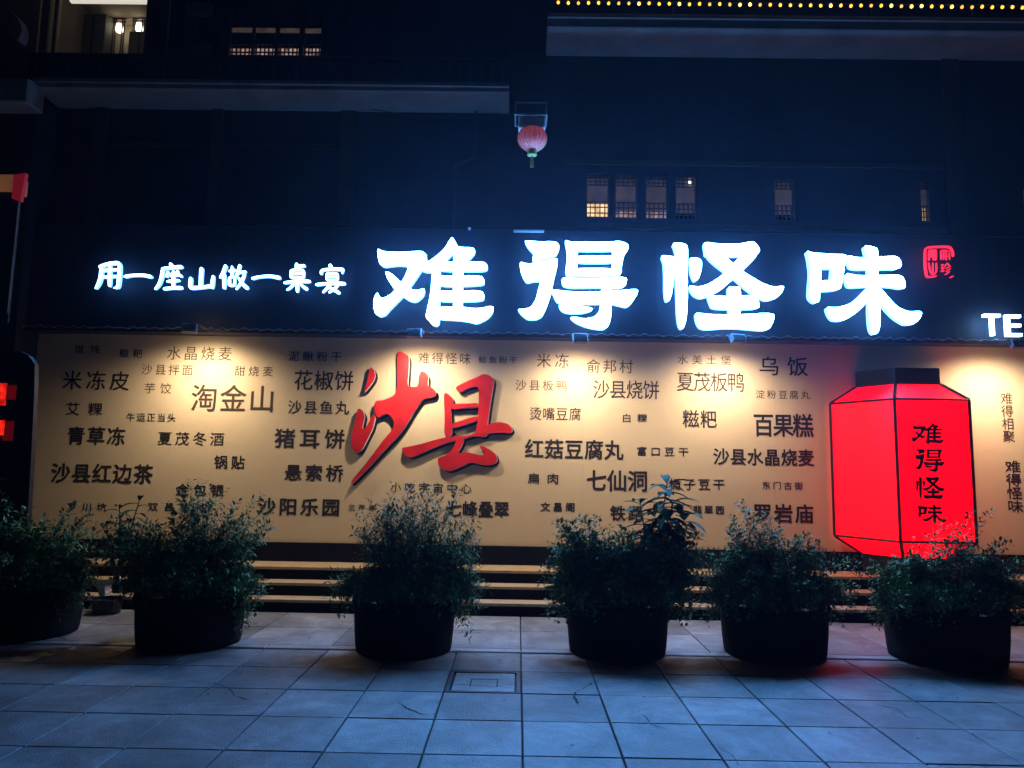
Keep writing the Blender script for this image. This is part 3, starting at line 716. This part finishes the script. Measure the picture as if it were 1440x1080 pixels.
YC = YB - .062
rc = empty('red_calligraphy_sign', (at(608, 580, YC).x, YC, at(608, 580, YC).z), label='two big raised red brush characters with black sides on the cream board', cat='sign')
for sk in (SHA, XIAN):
    char_obj('character', sk, SC, YC, .055, M['redface'], M['darkside'], rc)
    char_obj('edge_highlight', sk, (SC[0] + .75, SC[1] + .7, SC[2]), YC + .009, .03, M['pale'], M['pale'], rc)  # pale shifted copy that paints the highlight along the character's edge
    for i_, (dx, dy) in enumerate(((1.4, 1.3), (2.6, 2.4), (3.6, 3.3))):   # stepped black block behind each red character, painting its dark sides and shadow
        char_obj('shadow_backing', sk, (SC[0] + dx, SC[1] + dy, SC[2]), YC + .014 + i_ * .013, .054 - .014 - i_ * .013 + .001 * i_, M['darkside'], M['darkside'], rc)
bm = bmesh.new()
for px, py in ((565, 560), (515, 620), (640, 610), (650, 650), (690, 560)):
    p = at(px, py, YC); box(bm, p.x - .01, p.x + .01, YC + .05, YB - .001, p.z - .01, p.z + .01)
obj('standoff', bm, M['black'], rc)['kind'] = 'stuff'

# ------------------------------------------------------------------ floodlights
def flood(px, py, lab, yaw=0, energy=175):
    Yf = YF - .46
    p = at(px, py, Yf)
    o = empty('floodlight', (p.x, Yf, p.z), label=lab, cat='floodlight', group='floodlights under the fascia')
    R = Matrix.Translation((p.x, Yf, p.z)) @ Matrix.Rotation(yaw, 4, 'Z') @ Matrix.Rotation(math.radians(-24), 4, 'X')
    bm = bmesh.new(); box(bm, -.085, .085, -.03, .03, -.055, .055, rot=R, bevel=.006); obj('housing', bm, M['metal'], o)
    bm = bmesh.new()
    for i in range(7): x = -.075 + i * .025; box(bm, x - .003, x + .003, -.048, -.031, -.045, .045, rot=R)
    obj('cooling_fin', bm, M['metal'], o)['kind'] = 'stuff'
    bm = bmesh.new(); box(bm, -.072, .072, .031, .034, -.046, .042, rot=R); obj('lens', bm, M['lamp'], o)
    bm = bmesh.new(); tube(bm, [(p.x - .095, Yf, p.z), (p.x - .095, Yf + .02, p.z + .05), (p.x - .05, YF - .035, zf0 + .02 + (p.z - zf0) * 0)], .008, 6)
    tube(bm, [(p.x + .095, Yf, p.z), (p.x + .095, Yf + .02, p.z + .05), (p.x + .05, YF - .035, zf0 + .02)], .008, 6)
    obj('bracket', bm, M['black'], o)
    li = bpy.data.lights.new('flood_lamp', 'SPOT'); li.energy = energy; li.color = (1, .76, .48); li.spot_size = math.radians(156); li.spot_blend = 1.0; li.shadow_soft_size = .06
    lo = bpy.data.objects.new('flood_lamp', li); C.objects.link(lo); lo.parent = o
    lo.location = (0, .06, -.02); lo.rotation_euler = Euler((math.radians(14), 0, yaw * .5))
    return o
flood(267, 462, 'floodlight under the fascia, leftmost, below the small slogan', .12)
flood(583, 469, 'pale floodlight under the first big white character', -.1)
flood(816, 476, 'floodlight under the second big white character', 0)
flood(1037, 477, 'floodlight tilted under the third big white character', .25)
flood(1432, 484, 'floodlight at the right edge below the letters T and E', -.1)

# ------------------------------------------------------------------ red hexagonal lantern
YN = 8.22
def hexring(cx, cy, r, z):       # flat face to the front
    return [Vector((cx + r * math.cos(a), cy + r * math.sin(a), z)) for a in [math.radians(-120 + 60 * k) for k in range(6)]]
c1, c2 = at(1258, 561, YN), at(1362, 562, YN)
side = (c2.x - c1.x); cx = (c1.x + c2.x) / 2; cy = YN + side * .866
lan = empty('red_lantern', (cx, cy, .42), label='tall red glowing six-sided lantern with black cap and written front on the steps', cat='lantern')
za = (c1.z + c2.z) / 2; zb = at(1268, 762, YN).z; dz = .2
YK = 8.98
def faceted(name, r0, z0_, r1, z1_, m, parent, caps=False):
    bm = bmesh.new(); A = [bm.verts.new(v) for v in hexring(cx, cy, r0, z0_)]; B = [bm.verts.new(v) for v in hexring(cx, cy, r1, z1_)]
    for k in range(6): bm.faces.new((A[k], A[(k + 1) % 6], B[(k + 1) % 6], B[k]))
    if caps: bm.faces.new(A[::-1]); bm.faces.new(B)
    # keep it clear of the board: anything behind is trimmed
    r = bmesh.ops.bisect_plane(bm, geom=bm.verts[:] + bm.edges[:] + bm.faces[:], plane_co=(0, YK, 0), plane_no=(0, 1, 0), clear_outer=True)
    return obj(name, bm, m, parent)
ri = side * .62
faceted('panel', side, zb, side, za, M['lantern'], lan)
faceted('upper_panel', side, za, ri, za + dz, M['lantern'], lan)
faceted('lower_panel', ri, zb - dz, side, zb, M['lantern'], lan)
faceted('cap', ri + .004, za + dz, ri + .004, za + dz + .19, M['black'], lan, True)
faceted('base', ri + .004, .423, ri + .004, zb - dz, M['black'], lan, True)
bm = bmesh.new()
def bar(a, b, r=.014):
    if max(a.y, b.y) > YK + .02: return
    tube(bm, [a, b], r, 4)
o_ = 1.008
H = [hexring(cx, cy, ri * 1.01, zb - dz), hexring(cx, cy, side * o_, zb), hexring(cx, cy, side * o_, za), hexring(cx, cy, ri * 1.01, za + dz)]
for k in range(6):
    for j in range(3): bar(H[j][k], H[j + 1][k], .019)
    for j in (1, 2): bar(H[j][k], H[j][(k + 1) % 6], .013)
obj('frame', bm, M['black'], lan)
# characters down the front: the same brush hand as the big sign
def lantern_char(sk, src, sx0, sx1, sy0, sy1, px0, px1, py0, py1):
    bm = bmesh.new()
    for i, stn in enumerate(sk):
        p = chaikin(stn, 2, .2); q = []
        for x, y in p:
            u = (x - sx0) / (sx1 - sx0); v = (y - sy0) / (sy1 - sy0)
            w_ = at(px0 + (px1 - px0) * u, py0 + (py1 - py0) * v, YN); q.append((w_.x, w_.z))
        prism(bm, q, YN - .007 - i * .0003, YN - .0015, 0, 0)
    bm.normal_update()
    bmesh.ops.triangulate(bm, faces=[f for f in bm.faces if len(f.verts) > 4], ngon_method='EAR_CLIP')
    obj('character', bm, M['ink'], lan)
lantern_char(NAN, SA, 88, 682, 45, 486, 1282, 1327, 594, 625)
lantern_char(DE, SA, 800, 1397, 60, 503, 1286, 1328, 631, 664)
lantern_char(GUAI, SB, 92, 637, 58, 453, 1287, 1329, 670, 702)
lantern_char(WEI, SB, 733, 1245, 78, 471, 1290, 1331, 709, 738)

# ------------------------------------------------------------------ small lantern with bracket under the balcony
YH = 8.0
p = at(748, 178, YH)
br = empty('lantern_bracket', (p.x, YH, p.z + .3), label='grey metal bracket with a pale box above the small pink lantern', cat='bracket')
a, b = at(724, 144, YH), at(770, 161, YH)
bm = bmesh.new()
for z in (a.z, b.z):
    box(bm, a.x, b.x, YH - .02, YH + .0, z - .009, z + .009); box(bm, a.x, b.x, YH + .28, YH + .3, z - .009, z + .009)
    box(bm, a.x - .001, a.x + .018, YH + .001, YH + .279, z - .008, z + .008); box(bm, b.x - .018, b.x + .001, YH + .001, YH + .279, z - .008, z + .008)
for x in (a.x + .01, b.x - .01): box(bm, x - .009, x + .009, YH - .018, YH - .002, b.z + .01, a.z - .01)
box(bm, p.x - .02, p.x + .02, YH + .301, YW - .001, a.z - .06, a.z - .02)
box(bm, p.x - .02, p.x + .02, YH + .301, YW - .001, b.z + .0, b.z + .03)
obj('rail_frame', bm, M['metal'], br)
c = at(729, 165, YH); d = at(767, 179, YH)
obj('pale_box', bx(c.x, d.x, YH + .01, YH + .26, d.z, b.z - .012, bevel=.01), M['pale'], br)
la = empty('hanging_lantern', (p.x, YH + .12, at(748, 222, YH).z), label='small round pink and red silk lantern with yellow tassel hanging under the bracket', cat='lantern')
lc = at(748.5, 195, YH + .12); R_ = .17; RZ_ = .145
prof = [(R_ * math.cos(t) if abs(t) < 1.3 else .045, lc.z + RZ_ * math.sin(t)) for t in [(-1.3 + 2.6 * i / 14) for i in range(15)]]
bm = bmesh.new(); lathe(bm, lc.x, lc.y, prof, 40)
for i, v in enumerate(bm.verts):
    if (i % 40) % 2: v.co = Vector((lc.x, lc.y, v.co.z)) + (Vector((v.co.x, v.co.y, 0)) - Vector((lc.x, lc.y, 0))) * .955
obj('silk_body', bm, M['pinksilk'], la)
for k in range(20):
    an = 2 * PI * (k + .5) / 20; bm = bmesh.new()
    tube(bm, [(lc.x + r * 1.01 * math.cos(an), lc.y + r * 1.01 * math.sin(an), z) for r, z in prof], .0035, 3)
    obj('rib', bm, M['gold'], la)
bm = bmesh.new(); lathe(bm, lc.x, lc.y, [(0, lc.z + .175), (.055, lc.z + .17), (.055, lc.z + .125), (0, lc.z + .12)], 14); tube(bm, [(lc.x, lc.y, lc.z + .17), (lc.x, lc.y, d.z)], .006, 5)
obj('top_cap', bm, M['black'], la)
bm = bmesh.new(); lathe(bm, lc.x, lc.y, [(0, lc.z - .12), (.055, lc.z - .125), (.055, lc.z - .2), (.02, lc.z - .215), (0, lc.z - .215)], 14); obj('bottom_cap', bm, M['gold'], la)
bm = bmesh.new()
for k in range(12):
    an = 2 * PI * k / 12; tube(bm, [(lc.x + .01 * math.cos(an), lc.y + .01 * math.sin(an), lc.z - .21), (lc.x + .02 * math.cos(an), lc.y + .02 * math.sin(an), lc.z - .34)], .004, 3)
obj('tassel', bm, M['gold'], la)

# ------------------------------------------------------------------ string of bulbs above the right balcony
ls = empty('string_lights', (at(1100, 5, 8.38).x, 8.38, rz1), label='straight row of small yellow bulbs along the top edge of the right balcony', cat='string lights')
bmb = bmesh.new(); lathe(bmb, 0, 0, [(0, -.021), (.015, -.013), (.019, 0), (.013, .014), (.006, .021)], 8); bme = mesh(bmb, 'bulb'); bme.materials.append(M['bulb'])
bmes = [bme, bme, bme, bme.copy(), bme.copy()]
bmes[3].materials.clear(); bmes[3].materials.append(glow('yellow_bulb_weak', (1.0, .5, .05), 1.5)); bmes[4].materials.clear(); bmes[4].materials.append(glow('yellow_bulb_strong', (1.0, .62, .10), 5))
zbul = at(1100, 7, 8.36).z
i = 0; px = 785
pts = []
while px < 1520:
    if abs(px - 820) > 6 and abs(px - 1275) > 6 or i % 2:
        q = at(px, 5 + (px - 900) * .0165, 8.36)
        o = bpy.data.objects.new('bulb', random.choice(bmes)); C.objects.link(o); o.parent = ls; o.matrix_parent_inverse = Matrix.Translation(ls.location).inverted()
        o.location = (q.x, 8.36, zbul + random.uniform(-.004, .004)); o.rotation_euler = (random.uniform(-.3, .3), random.uniform(-.3, .3), 0)
    pts.append((at(px, 5, 8.36).x, 8.365, zbul + .03)); px += 14.2; i += 1
bm = bmesh.new(); tube(bm, pts, .006, 4); box(bm, pts[0][0] - .05, XR, 8.37, 8.395, zbul + .034, zbul + .06)
for x in [pts[0][0] + .2 + k * 1.2 for k in range(5)]: box(bm, x - .008, x + .008, 8.401, 8.42, rz1, zbul + .06)
obj('cable', bm, M['black'], ls)

# ------------------------------------------------------------------ neighbour's sign and dark cabinet at the left edge
YS = 7.6
nb = empty('neighbour_sign', (at(0, 260, YS).x, YS, at(0, 440, YS).z), label='cropped neighbouring shop sign with orange top and red end cap at the left edge', cat='sign')
a, b = at(-160, 243, YS), at(21, 268, YS)
obj('orange_top', bx(a.x, b.x, YS, YS + .2, b.z, a.z, bevel=.006), M['orange'], nb)
c, d = at(20, 246, YS), at(33, 283, YS)
bm = bmesh.new(); prism(bm, [(c.x + .002, c.z), (d.x, c.z + .02), (d.x - .03, d.z), (c.x + .002, d.z + .03)], YS - .01, YS + .04); obj('red_end_cap', bm, M['redcloth'], nb)
e, f = at(27, 284, YS), at(11, 440, YS)
bm = bmesh.new(); tube(bm, [e, f], .011, 4); obj('edge_trim', bm, mat('copper_brown_trim', (.45, .2, .13), .5, .2), nb)
g = at(8, 285, YS)
bm = bmesh.new(); prism(bm, [(a.x, b.z - .002), (e.x - .02, b.z - .002), (f.x - .02, f.z - .1), (a.x, f.z - .1)], YS + .04, YS + .06); obj('dark_panel', bm, M['wall'], nb)

YD = 7.0
kb = empty('display_cabinet', (at(0, 700, YD).x, YD, 0), label='tall black cabinet with rounded top and red glowing windows at the left edge', cat='cabinet')
cp = [(-90, 492), (28, 494), (40, 500), (49, 512), (48, 560), (44, 640), (38, 740), (34, 838), (-90, 838)]
q = [at(x, y, YD) for x, y in cp]
zz = [(v.x, max(v.z, .0)) for v in q]; zz[-1] = (zz[-1][0], .03); zz[-2] = (zz[-2][0], .03)
bm = bmesh.new(); prism(bm, zz, YD, YD + .06); obj('casing', bm, M['black'], kb)
for (x0, y0, x1, y1) in ((-50, 538, 7, 570), (-50, 590, 5, 612)):
    a, b = at(x0, y0, YD - .01), at(x1, y1, YD - .01)
    obj('red_window_glow', bx(a.x, b.x, YD - .012, YD - .001, b.z, a.z, bevel=.003), M['screen'], kb)
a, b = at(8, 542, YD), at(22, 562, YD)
obj('red_window_glow', bx(a.x, b.x, YD - .008, YD - .001, b.z, a.z), glow('dim_red_reflection', (.6, .01, .015), .12, (.1, .01, .01)), kb)  # red reflection painted as a dim glowing block beside the window
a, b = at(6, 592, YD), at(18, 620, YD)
obj('red_window_glow', bx(a.x, b.x, YD - .008, YD - .001, b.z, a.z), glow('dim_red_reflection_low', (.6, .01, .015), .1, (.1, .01, .01)), kb)  # lower red reflection, likewise painted as a faintly glowing block
for y in (672, 742):
    a, b = at(-40, y, YD - .02), at(9, y + 2, YD - .02)
    obj('chrome_strip', bx(a.x, b.x, YD - .02, YD - .001, b.z, a.z), M['pale'], kb)

# pale cloth bundle left between the planters, on the steps
p = at(160, 815, 8.0)
bm = bmesh.new()
prism(bm, chaikin([(v.x, v.z) for v in [at(x, y, 7.95) for x, y in ((134, 821), (150, 814), (167, 812), (168, 816), (158, 822), (150, 823), (152, 836), (143, 838), (141, 826))]], 2), 7.9, 8.03)
zmin = min(v.co.z for v in bm.verts)
tag(obj('cloth_bundle', bm, M['cloth']), 'small pale crumpled cloth hung over a dark bin between the two left planters', 'cloth')
bn = empty('waste_bin', (p.x, 8.0, .0), label='low dark bin under the pale cloth between the two left planters', cat='bin')
a_, b_2 = at(136, 830, 7.9), at(178, 830, 7.9)
bm = bmesh.new(); lathe(bm, (a_.x + b_2.x) / 2, 7.83, [(0, .025), (.13, .025), (.155, zmin - .03), (.14, zmin - .03), (.12, .06), (0, .06)], 18); obj('body', bm, M['black'], bn)
bm = bmesh.new(); lathe(bm, (a_.x + b_2.x) / 2, 7.83, [(.143, zmin - .028), (.165, zmin - .028), (.165, zmin - .004), (.143, zmin - .004), (.143, zmin - .028)], 18); obj('rim', bm, M['black'], bn)

# ------------------------------------------------------------------ planters and shrubs
def planter(px0, px1, pyb, Y, depth, h, lab):
    a, b = at(px0, pyb, Y + .42), at(px1, pyb, Y + .42); cxp = (a.x + b.x) / 2; r = (b.x - a.x) / 2; cyp = Y + r
    o = empty('planter', (cxp, cyp, 0), label=lab, cat='planter', group='dark planters in a row before the steps')
    bm = bmesh.new()
    lathe(bm, cxp, cyp, [(0, .004), (r * .88, .004), (r * .91, .012), (r * .93, .07), (r * .955, .2), (r * .975, h - .06), (r * .975, h - .045), (r * .9, h - .045)], 56)
    obj('tub', bm, M['planter'], o, smooth=True)
    bm = bmesh.new()
    lathe(bm, cxp, cyp, [(r * .9, h - .044), (r * 1.0, h - .044), (r * 1.012, h - .035), (r * 1.012, h - .012), (r * .995, h), (r * .9, h), (r * .885, h - .01), (r * .885, h - .1)], 56)
    obj('rim', bm, M['planter'], o, smooth=True)
    bm = bmesh.new(); lathe(bm, cxp, cyp, [(0, h - .07), (r * .4, h - .068), (r * .884, h - .085)], 30)
    for v in bm.verts: v.co.z += random.uniform(-.006, .006)
    obj('soil', bm, M['soil'], o)
    return cxp, cyp, 2 * r, 2 * r, h

def leaf(bm, p, d, up, L, W, mi=0):
    d = d.normalized(); s = d.cross(up)
    if s.length < .01: s = Vector((1, 0, 0))
    s.normalize(); n = s.cross(d)
    v = [bm.verts.new(q) for q in (p, p + d * L * .45 + s * W * .5 + n * W * .18, p + d * L - n * L * .08, p + d * L * .45 - s * W * .5 + n * W * .18, p + d * L * .5)]
    a = bm.faces.new((v[0], v[1], v[2], v[4])); b = bm.faces.new((v[0], v[4], v[2], v[3])); a.material_index = b.material_index = mi

def shrub(cxp, cyp, base_z, clumps, lab, L=.035, W=.02, seed=1, mats=('leaf', 'leafd'), dens=.82, group='leafy shrubs in the planters', skirt=[]):
    """clumps: (px, py, rx, ry, stems, depth offset) in photo pixels; stems grow from the soil into each clump"""
    rnd = random.Random(seed)
    o = empty('shrub', (cxp, cyp, base_z), label=lab, cat='shrub', group=group)
    fb = bmesh.new(); sb = bmesh.new()
    clumps = clumps + skirt
    for (px, py, rx, ry, ns, dy) in clumps:
        Y = cyp + dy; sc = Y / F
        for _ in range(int(ns * dens)):
            while True:
                u, v, w_ = rnd.uniform(-1, 1), rnd.uniform(-1, 1), rnd.uniform(-1, 1)
                if u * u + v * v + w_ * w_ < 1: break
            q = at(px, py, Y); tip = Vector((q.x + u * rx * sc, Y + w_ * min(rx, ry) * sc * .9, q.z - v * ry * sc))
            if tip.z < .1: tip.z = .1 + rnd.random() * .1
            root = Vector((cxp + (tip.x - cxp) * .25 + rnd.uniform(-.1, .1), cyp + rnd.uniform(-.14, .14), base_z))
            over = tip.z < base_z + .1
            mid = (root + tip) / 2 + Vector((rnd.uniform(-.05, .05), rnd.uniform(-.05, .05), .10 + rnd.random() * .12 + (.22 if over else 0)))
            n = 7; pts = []
            for i in range(n + 1):
                t = i / n; pts.append(root * (1 - t) ** 2 + mid * 2 * t * (1 - t) + tip * t ** 2)
            tube(sb, pts, .0035, 3, .0012)
            ph = rnd.random() * 6
            m_ = 13
            for i in range(m_):
                t = .42 + .58 * i / (m_ - 1); c = root * (1 - t) ** 2 + mid * 2 * t * (1 - t) + tip * t ** 2
                tg = (mid - root) * 2 * (1 - t) + (tip - mid) * 2 * t; tg.normalize()
                sd = tg.cross(Vector((math.cos(ph + i * 2.4), math.sin(ph + i * 2.4), .3))).normalized()
                for s_ in (1, -1):
                    d = (tg * .55 + sd * s_ + Vector((rnd.uniform(-.3, .3), rnd.uniform(-.3, .3), rnd.uniform(-.2, .4)))).normalized()
                    k = rnd.uniform(.7, 1.25)
                    tw = rnd.uniform(.3, 1.0) * L
                    c2 = c + d * tw * .4
                    leaf(fb, c2, d, Vector((rnd.uniform(-.5, .5), rnd.uniform(-.5, .5), 1)), L * k, W * k, 0 if rnd.random() < .55 else 1)
    so = obj('stem', sb, M['stem'], o); so['kind'] = 'stuff'
    me = mesh(fb, 'foliage'); me.materials.append(M[mats[0]]); me.materials.append(M[mats[1]])
    fo = bpy.data.objects.new('foliage', me); C.objects.link(fo); fo.parent = o; fo['kind'] = 'stuff'
    fo.matrix_parent_inverse = Matrix.Translation(o.location).inverted()
    return o

H0 = .44
P = {}
P[1] = planter(-70, 96, 893, 6.35, .62, H0, 'dark planter cut by the left edge of the picture')
P[2] = planter(188, 338, 905, 6.2, .62, H0, 'dark planter second from the left, under the bush by the pale cloth')
P[3] = planter(494, 640, 921, 6.12, .62, H0, 'dark planter standing alone below the red characters')
P[4] = planter(795, 942, 930, 6.16, .62, H0, 'dark planter under the widest bush, right of the access cover')
P[5] = planter(1016, 1167, 933, 6.17, .62, H0, 'dark planter between the widest bush and the red lantern')
P[6] = planter(1256, 1420, 938, 6.08, .62, H0, 'dark planter in front of the red lantern at the right')
bz = H0 - .06
shrub(P[1][0], P[1][1], bz, [(40, 790, 90, 60, 110, 0), (20, 740, 50, 40, 35, .1), (95, 745, 45, 40, 30, .1), (110, 800, 36, 60, 40, -.1), (60, 840, 70, 40, 60, -.15), (0, 720, 40, 40, 16, 0)],
      'bush with dark small leaves in the planter at the left edge', .052, .026, 3, skirt=[(13.0, 815, 91.30000000000001, 20, 90, -0.36), (-82, 809, 26, 30, 46, -0.12), (108, 809, 26, 30, 46, -0.12), (13.0, 797, 91.30000000000001, 20, 70, -0.25), (13.0, 785, 123.25500000000002, 18, 60, -0.1)])
shrub(P[2][0], P[2][1], bz, [(265, 780, 100, 50, 130, 0), (290, 725, 60, 40, 55, .05), (345, 745, 45, 38, 34, 0), (280, 700, 25, 26, 12, .05), (180, 760, 60, 36, 46, 0), (340, 830, 28, 50, 60, -.1), (255, 830, 90, 40, 90, -.2), (345, 880, 14, 26, 12, -.1), (365, 705, 30, 18, 6, 0)],
      'bush with trailing right side in the second planter from the left', .05, .024, 5, skirt=[(263.0, 827, 82.5, 20, 90, -0.36), (176, 821, 26, 30, 46, -0.12), (350, 821, 26, 30, 46, -0.12), (263.0, 809, 82.5, 20, 70, -0.25), (263.0, 797, 111.37500000000001, 18, 60, -0.1)])
shrub(P[3][0], P[3][1], bz, [(580, 770, 85, 55, 125, 0), (575, 715, 62, 36, 55, .05), (530, 735, 42, 34, 22, 0), (640, 740, 42, 36, 28, 0), (655, 790, 36, 50, 45, 0), (520, 820, 45, 30, 50, -.1), (660, 835, 28, 36, 46, -.1), (585, 830, 90, 36, 80, -.2), (655, 880, 14, 20, 10, 0), (508, 745, 26, 10, 5, 0), (635, 700, 30, 14, 6, 0), (600, 694, 40, 14, 9, 0)],
      'tall feathery bush in the planter below the red characters', .056, .017, 7, skirt=[(567.0, 843, 80.30000000000001, 20, 90, -0.36), (482, 837, 26, 30, 46, -0.12), (652, 837, 26, 30, 46, -0.12), (567.0, 825, 80.30000000000001, 20, 70, -0.25), (567.0, 813, 108.40500000000003, 18, 60, -0.1)])
shrub(P[4][0], P[4][1], bz, [(870, 790, 105, 42, 180, 0), (800, 775, 38, 34, 40, 0), (825, 750, 40, 24, 26, 0), (940, 775, 50, 34, 60, 0), (985, 795, 30, 50, 40, 0), (875, 830, 95, 34, 110, -.2), (785, 810, 26, 40, 36, 0), (805, 738, 26, 12, 7, 0), (890, 745, 40, 14, 14, 0), (972, 850, 14, 26, 10, 0)],
      'widest bush with dense green leaves in the planter right of centre', .046, .028, 9, skirt=[(868.5, 852, 80.85000000000001, 20, 90, -0.36), (783, 846, 26, 30, 46, -0.12), (954, 846, 26, 30, 46, -0.12), (868.5, 834, 80.85000000000001, 20, 70, -0.25), (868.5, 822, 109.14750000000002, 18, 60, -0.1)])
shrub(P[5][0], P[5][1], bz, [(1085, 795, 88, 30, 120, 0), (1062, 740, 40, 36, 34, 0), (1050, 765, 55, 28, 32, 0), (1110, 765, 50, 20, 20, 0), (1010, 820, 22, 46, 44, 0), (1090, 830, 80, 36, 90, -.2), (1150, 800, 26, 28, 24, 0), (1000, 870, 10, 22, 8, 0), (1042, 718, 20, 14, 5, 0), (1125, 770, 40, 14, 8, 0), (1040, 790, 46, 20, 34, 0)],
      'loose airy bush in the planter just left of the red lantern', .044, .023, 13, skirt=[(1091.5, 855, 83.05000000000001, 20, 90, -0.36), (1004, 849, 26, 30, 46, -0.12), (1179, 849, 26, 30, 46, -0.12), (1091.5, 837, 83.05000000000001, 20, 70, -0.25), (1091.5, 825, 112.11750000000002, 18, 60, -0.1)])
shrub(P[6][0], P[6][1], bz, [(1330, 810, 100, 30, 140, 0), (1260, 795, 38, 22, 30, 0), (1240, 835, 18, 36, 34, 0), (1335, 770, 60, 22, 24, 0), (1340, 745, 32, 18, 9, 0), (1390, 770, 45, 20, 14, 0), (1410, 800, 40, 22, 26, 0), (1330, 845, 90, 30, 90, -.2), (1380, 728, 26, 14, 5, 0), (1238, 868, 8, 16, 6, 0), (1430, 820, 20, 24, 10, 0), (1170, 785, 30, 8, 6, 0)],
      'low spreading bush in the planter before the red lantern', .044, .024, 17, skirt=[(1338.0, 860, 90.2, 20, 90, -0.36), (1244, 854, 26, 30, 46, -0.12), (1432, 854, 26, 30, 46, -0.12), (1338.0, 842, 90.2, 20, 70, -0.25), (1338.0, 830, 121.77000000000001, 18, 60, -0.1)])
# trailing weeds beside two planters

def broad_plant(px, base, Y, stems, lab, cat='plant', seed=2):
    """stems: (top px, top py, leaf count, leaf length)"""
    rnd = random.Random(seed); r0 = at(px, base, Y); r0.z = H0 - .06
    o = empty('broadleaf_plant', tuple(r0), label=lab, cat=cat)
    bm = bmesh.new()
    for (tx, ty, nl, LL) in stems:
        tip = at(tx, ty, Y + rnd.uniform(-.05, .05)); root = r0 + Vector((rnd.uniform(-.04, .04), rnd.uniform(-.03, .03), 0))
        mid = (root + tip) / 2 + Vector((rnd.uniform(-.03, .03), 0, .02))
        pts = [root * (1 - t) ** 2 + mid * 2 * t * (1 - t) + tip * t * t for t in [i / 8 for i in range(9)]]
        tube(bm, pts, .009, 5, .005)
        for i in range(nl):
            t = .42 + .58 * i / (nl - 1); c = root * (1 - t) ** 2 + mid * 2 * t * (1 - t) + tip * t * t
            an = i * 2.4 + rnd.random(); el = rnd.uniform(-.25, .3) + .5 * ((t - .42) / .58) ** 3
            d = Vector((math.cos(an) * math.cos(el), math.sin(an) * math.cos(el), math.sin(el)))
            L = LL * 1.15 * rnd.uniform(.7, 1.1); W = L * .34; s = d.cross(Vector((0, 0, 1))).normalized(); n = s.cross(d)
            lb = bmesh.new(); prev = None
            for j in range(6):
                u = j / 5; wv = W * math.sin(PI * min(.97, u * .93 + .05)) * .5; cpt = c + d * L * u - Vector((0, 0, 1)) * L * .42 * u * u
                row = [lb.verts.new(cpt - s * wv + n * wv * .3), lb.verts.new(cpt), lb.verts.new(cpt + s * wv + n * wv * .3)]
                if prev:
                    lb.faces.new((prev[0], prev[1], row[1], row[0])); lb.faces.new((prev[1], prev[2], row[2], row[1]))
                prev = row
            obj('leaf', lb, M['leafy'], o, smooth=True)
    obj('stem', bm, M['stem'], o)
broad_plant(925, 800, P[4][1] + .1, [(938, 680, 46, .24), (900, 706, 38, .18), (965, 722, 38, .2), (915, 742, 20, .17), (946, 706, 40, .22), (930, 745, 22, .18), (980, 752, 16, .15)],
            'tall plant with long broad pointed leaves rising behind the widest bush', seed=4)
broad_plant(165, 800, P[2][1] + .2, [(168, 712, 20, .15), (196, 704, 16, .15), (150, 738, 16, .14), (182, 735, 16, .15)],
            'broad-leaved plant standing between the two left bushes', seed=8)
# scattered dry leaves on the paving
bm = bmesh.new(); rnd = random.Random(5)
for _ in range(70):
    x, y = rnd.uniform(-4.5, 4.8), rnd.choice((rnd.uniform(5.7, 7.9), rnd.uniform(4.0, 6.4)))
    z = .028 if y > 6.62 else .006
    an = rnd.random() * 6; leaf(bm, Vector((x, y, z)), Vector((math.cos(an), math.sin(an), .1)), Vector((0, 0, 1)), .03, .016)
tag(obj('fallen_leaves', bm, M['stem']), 'tiny dry leaves scattered on the paving around the planters', 'leaves', kind='stuff')

# ------------------------------------------------------------------ added haze standing in for lens glow
hz = bpy.data.materials.new('lens_glow_haze'); hz.use_nodes = True
n_ = hz.node_tree.nodes; n_.clear()
pv_ = n_.new('ShaderNodeVolumePrincipled'); pv_.inputs['Color'].default_value = (.6, .66, 1, 1); pv_.inputs['Density'].default_value = .0013; pv_.inputs['Anisotropy'].default_value = .75
oo = n_.new('ShaderNodeOutputMaterial'); hz.node_tree.links.new(pv_.outputs[0], oo.inputs['Volume'])
tag(obj('haze', bx(-41, 41, -31, 14, -1.3, 13), hz), 'thin haze added to imitate lens glow around the lit sign', 'haze', kind='stuff')
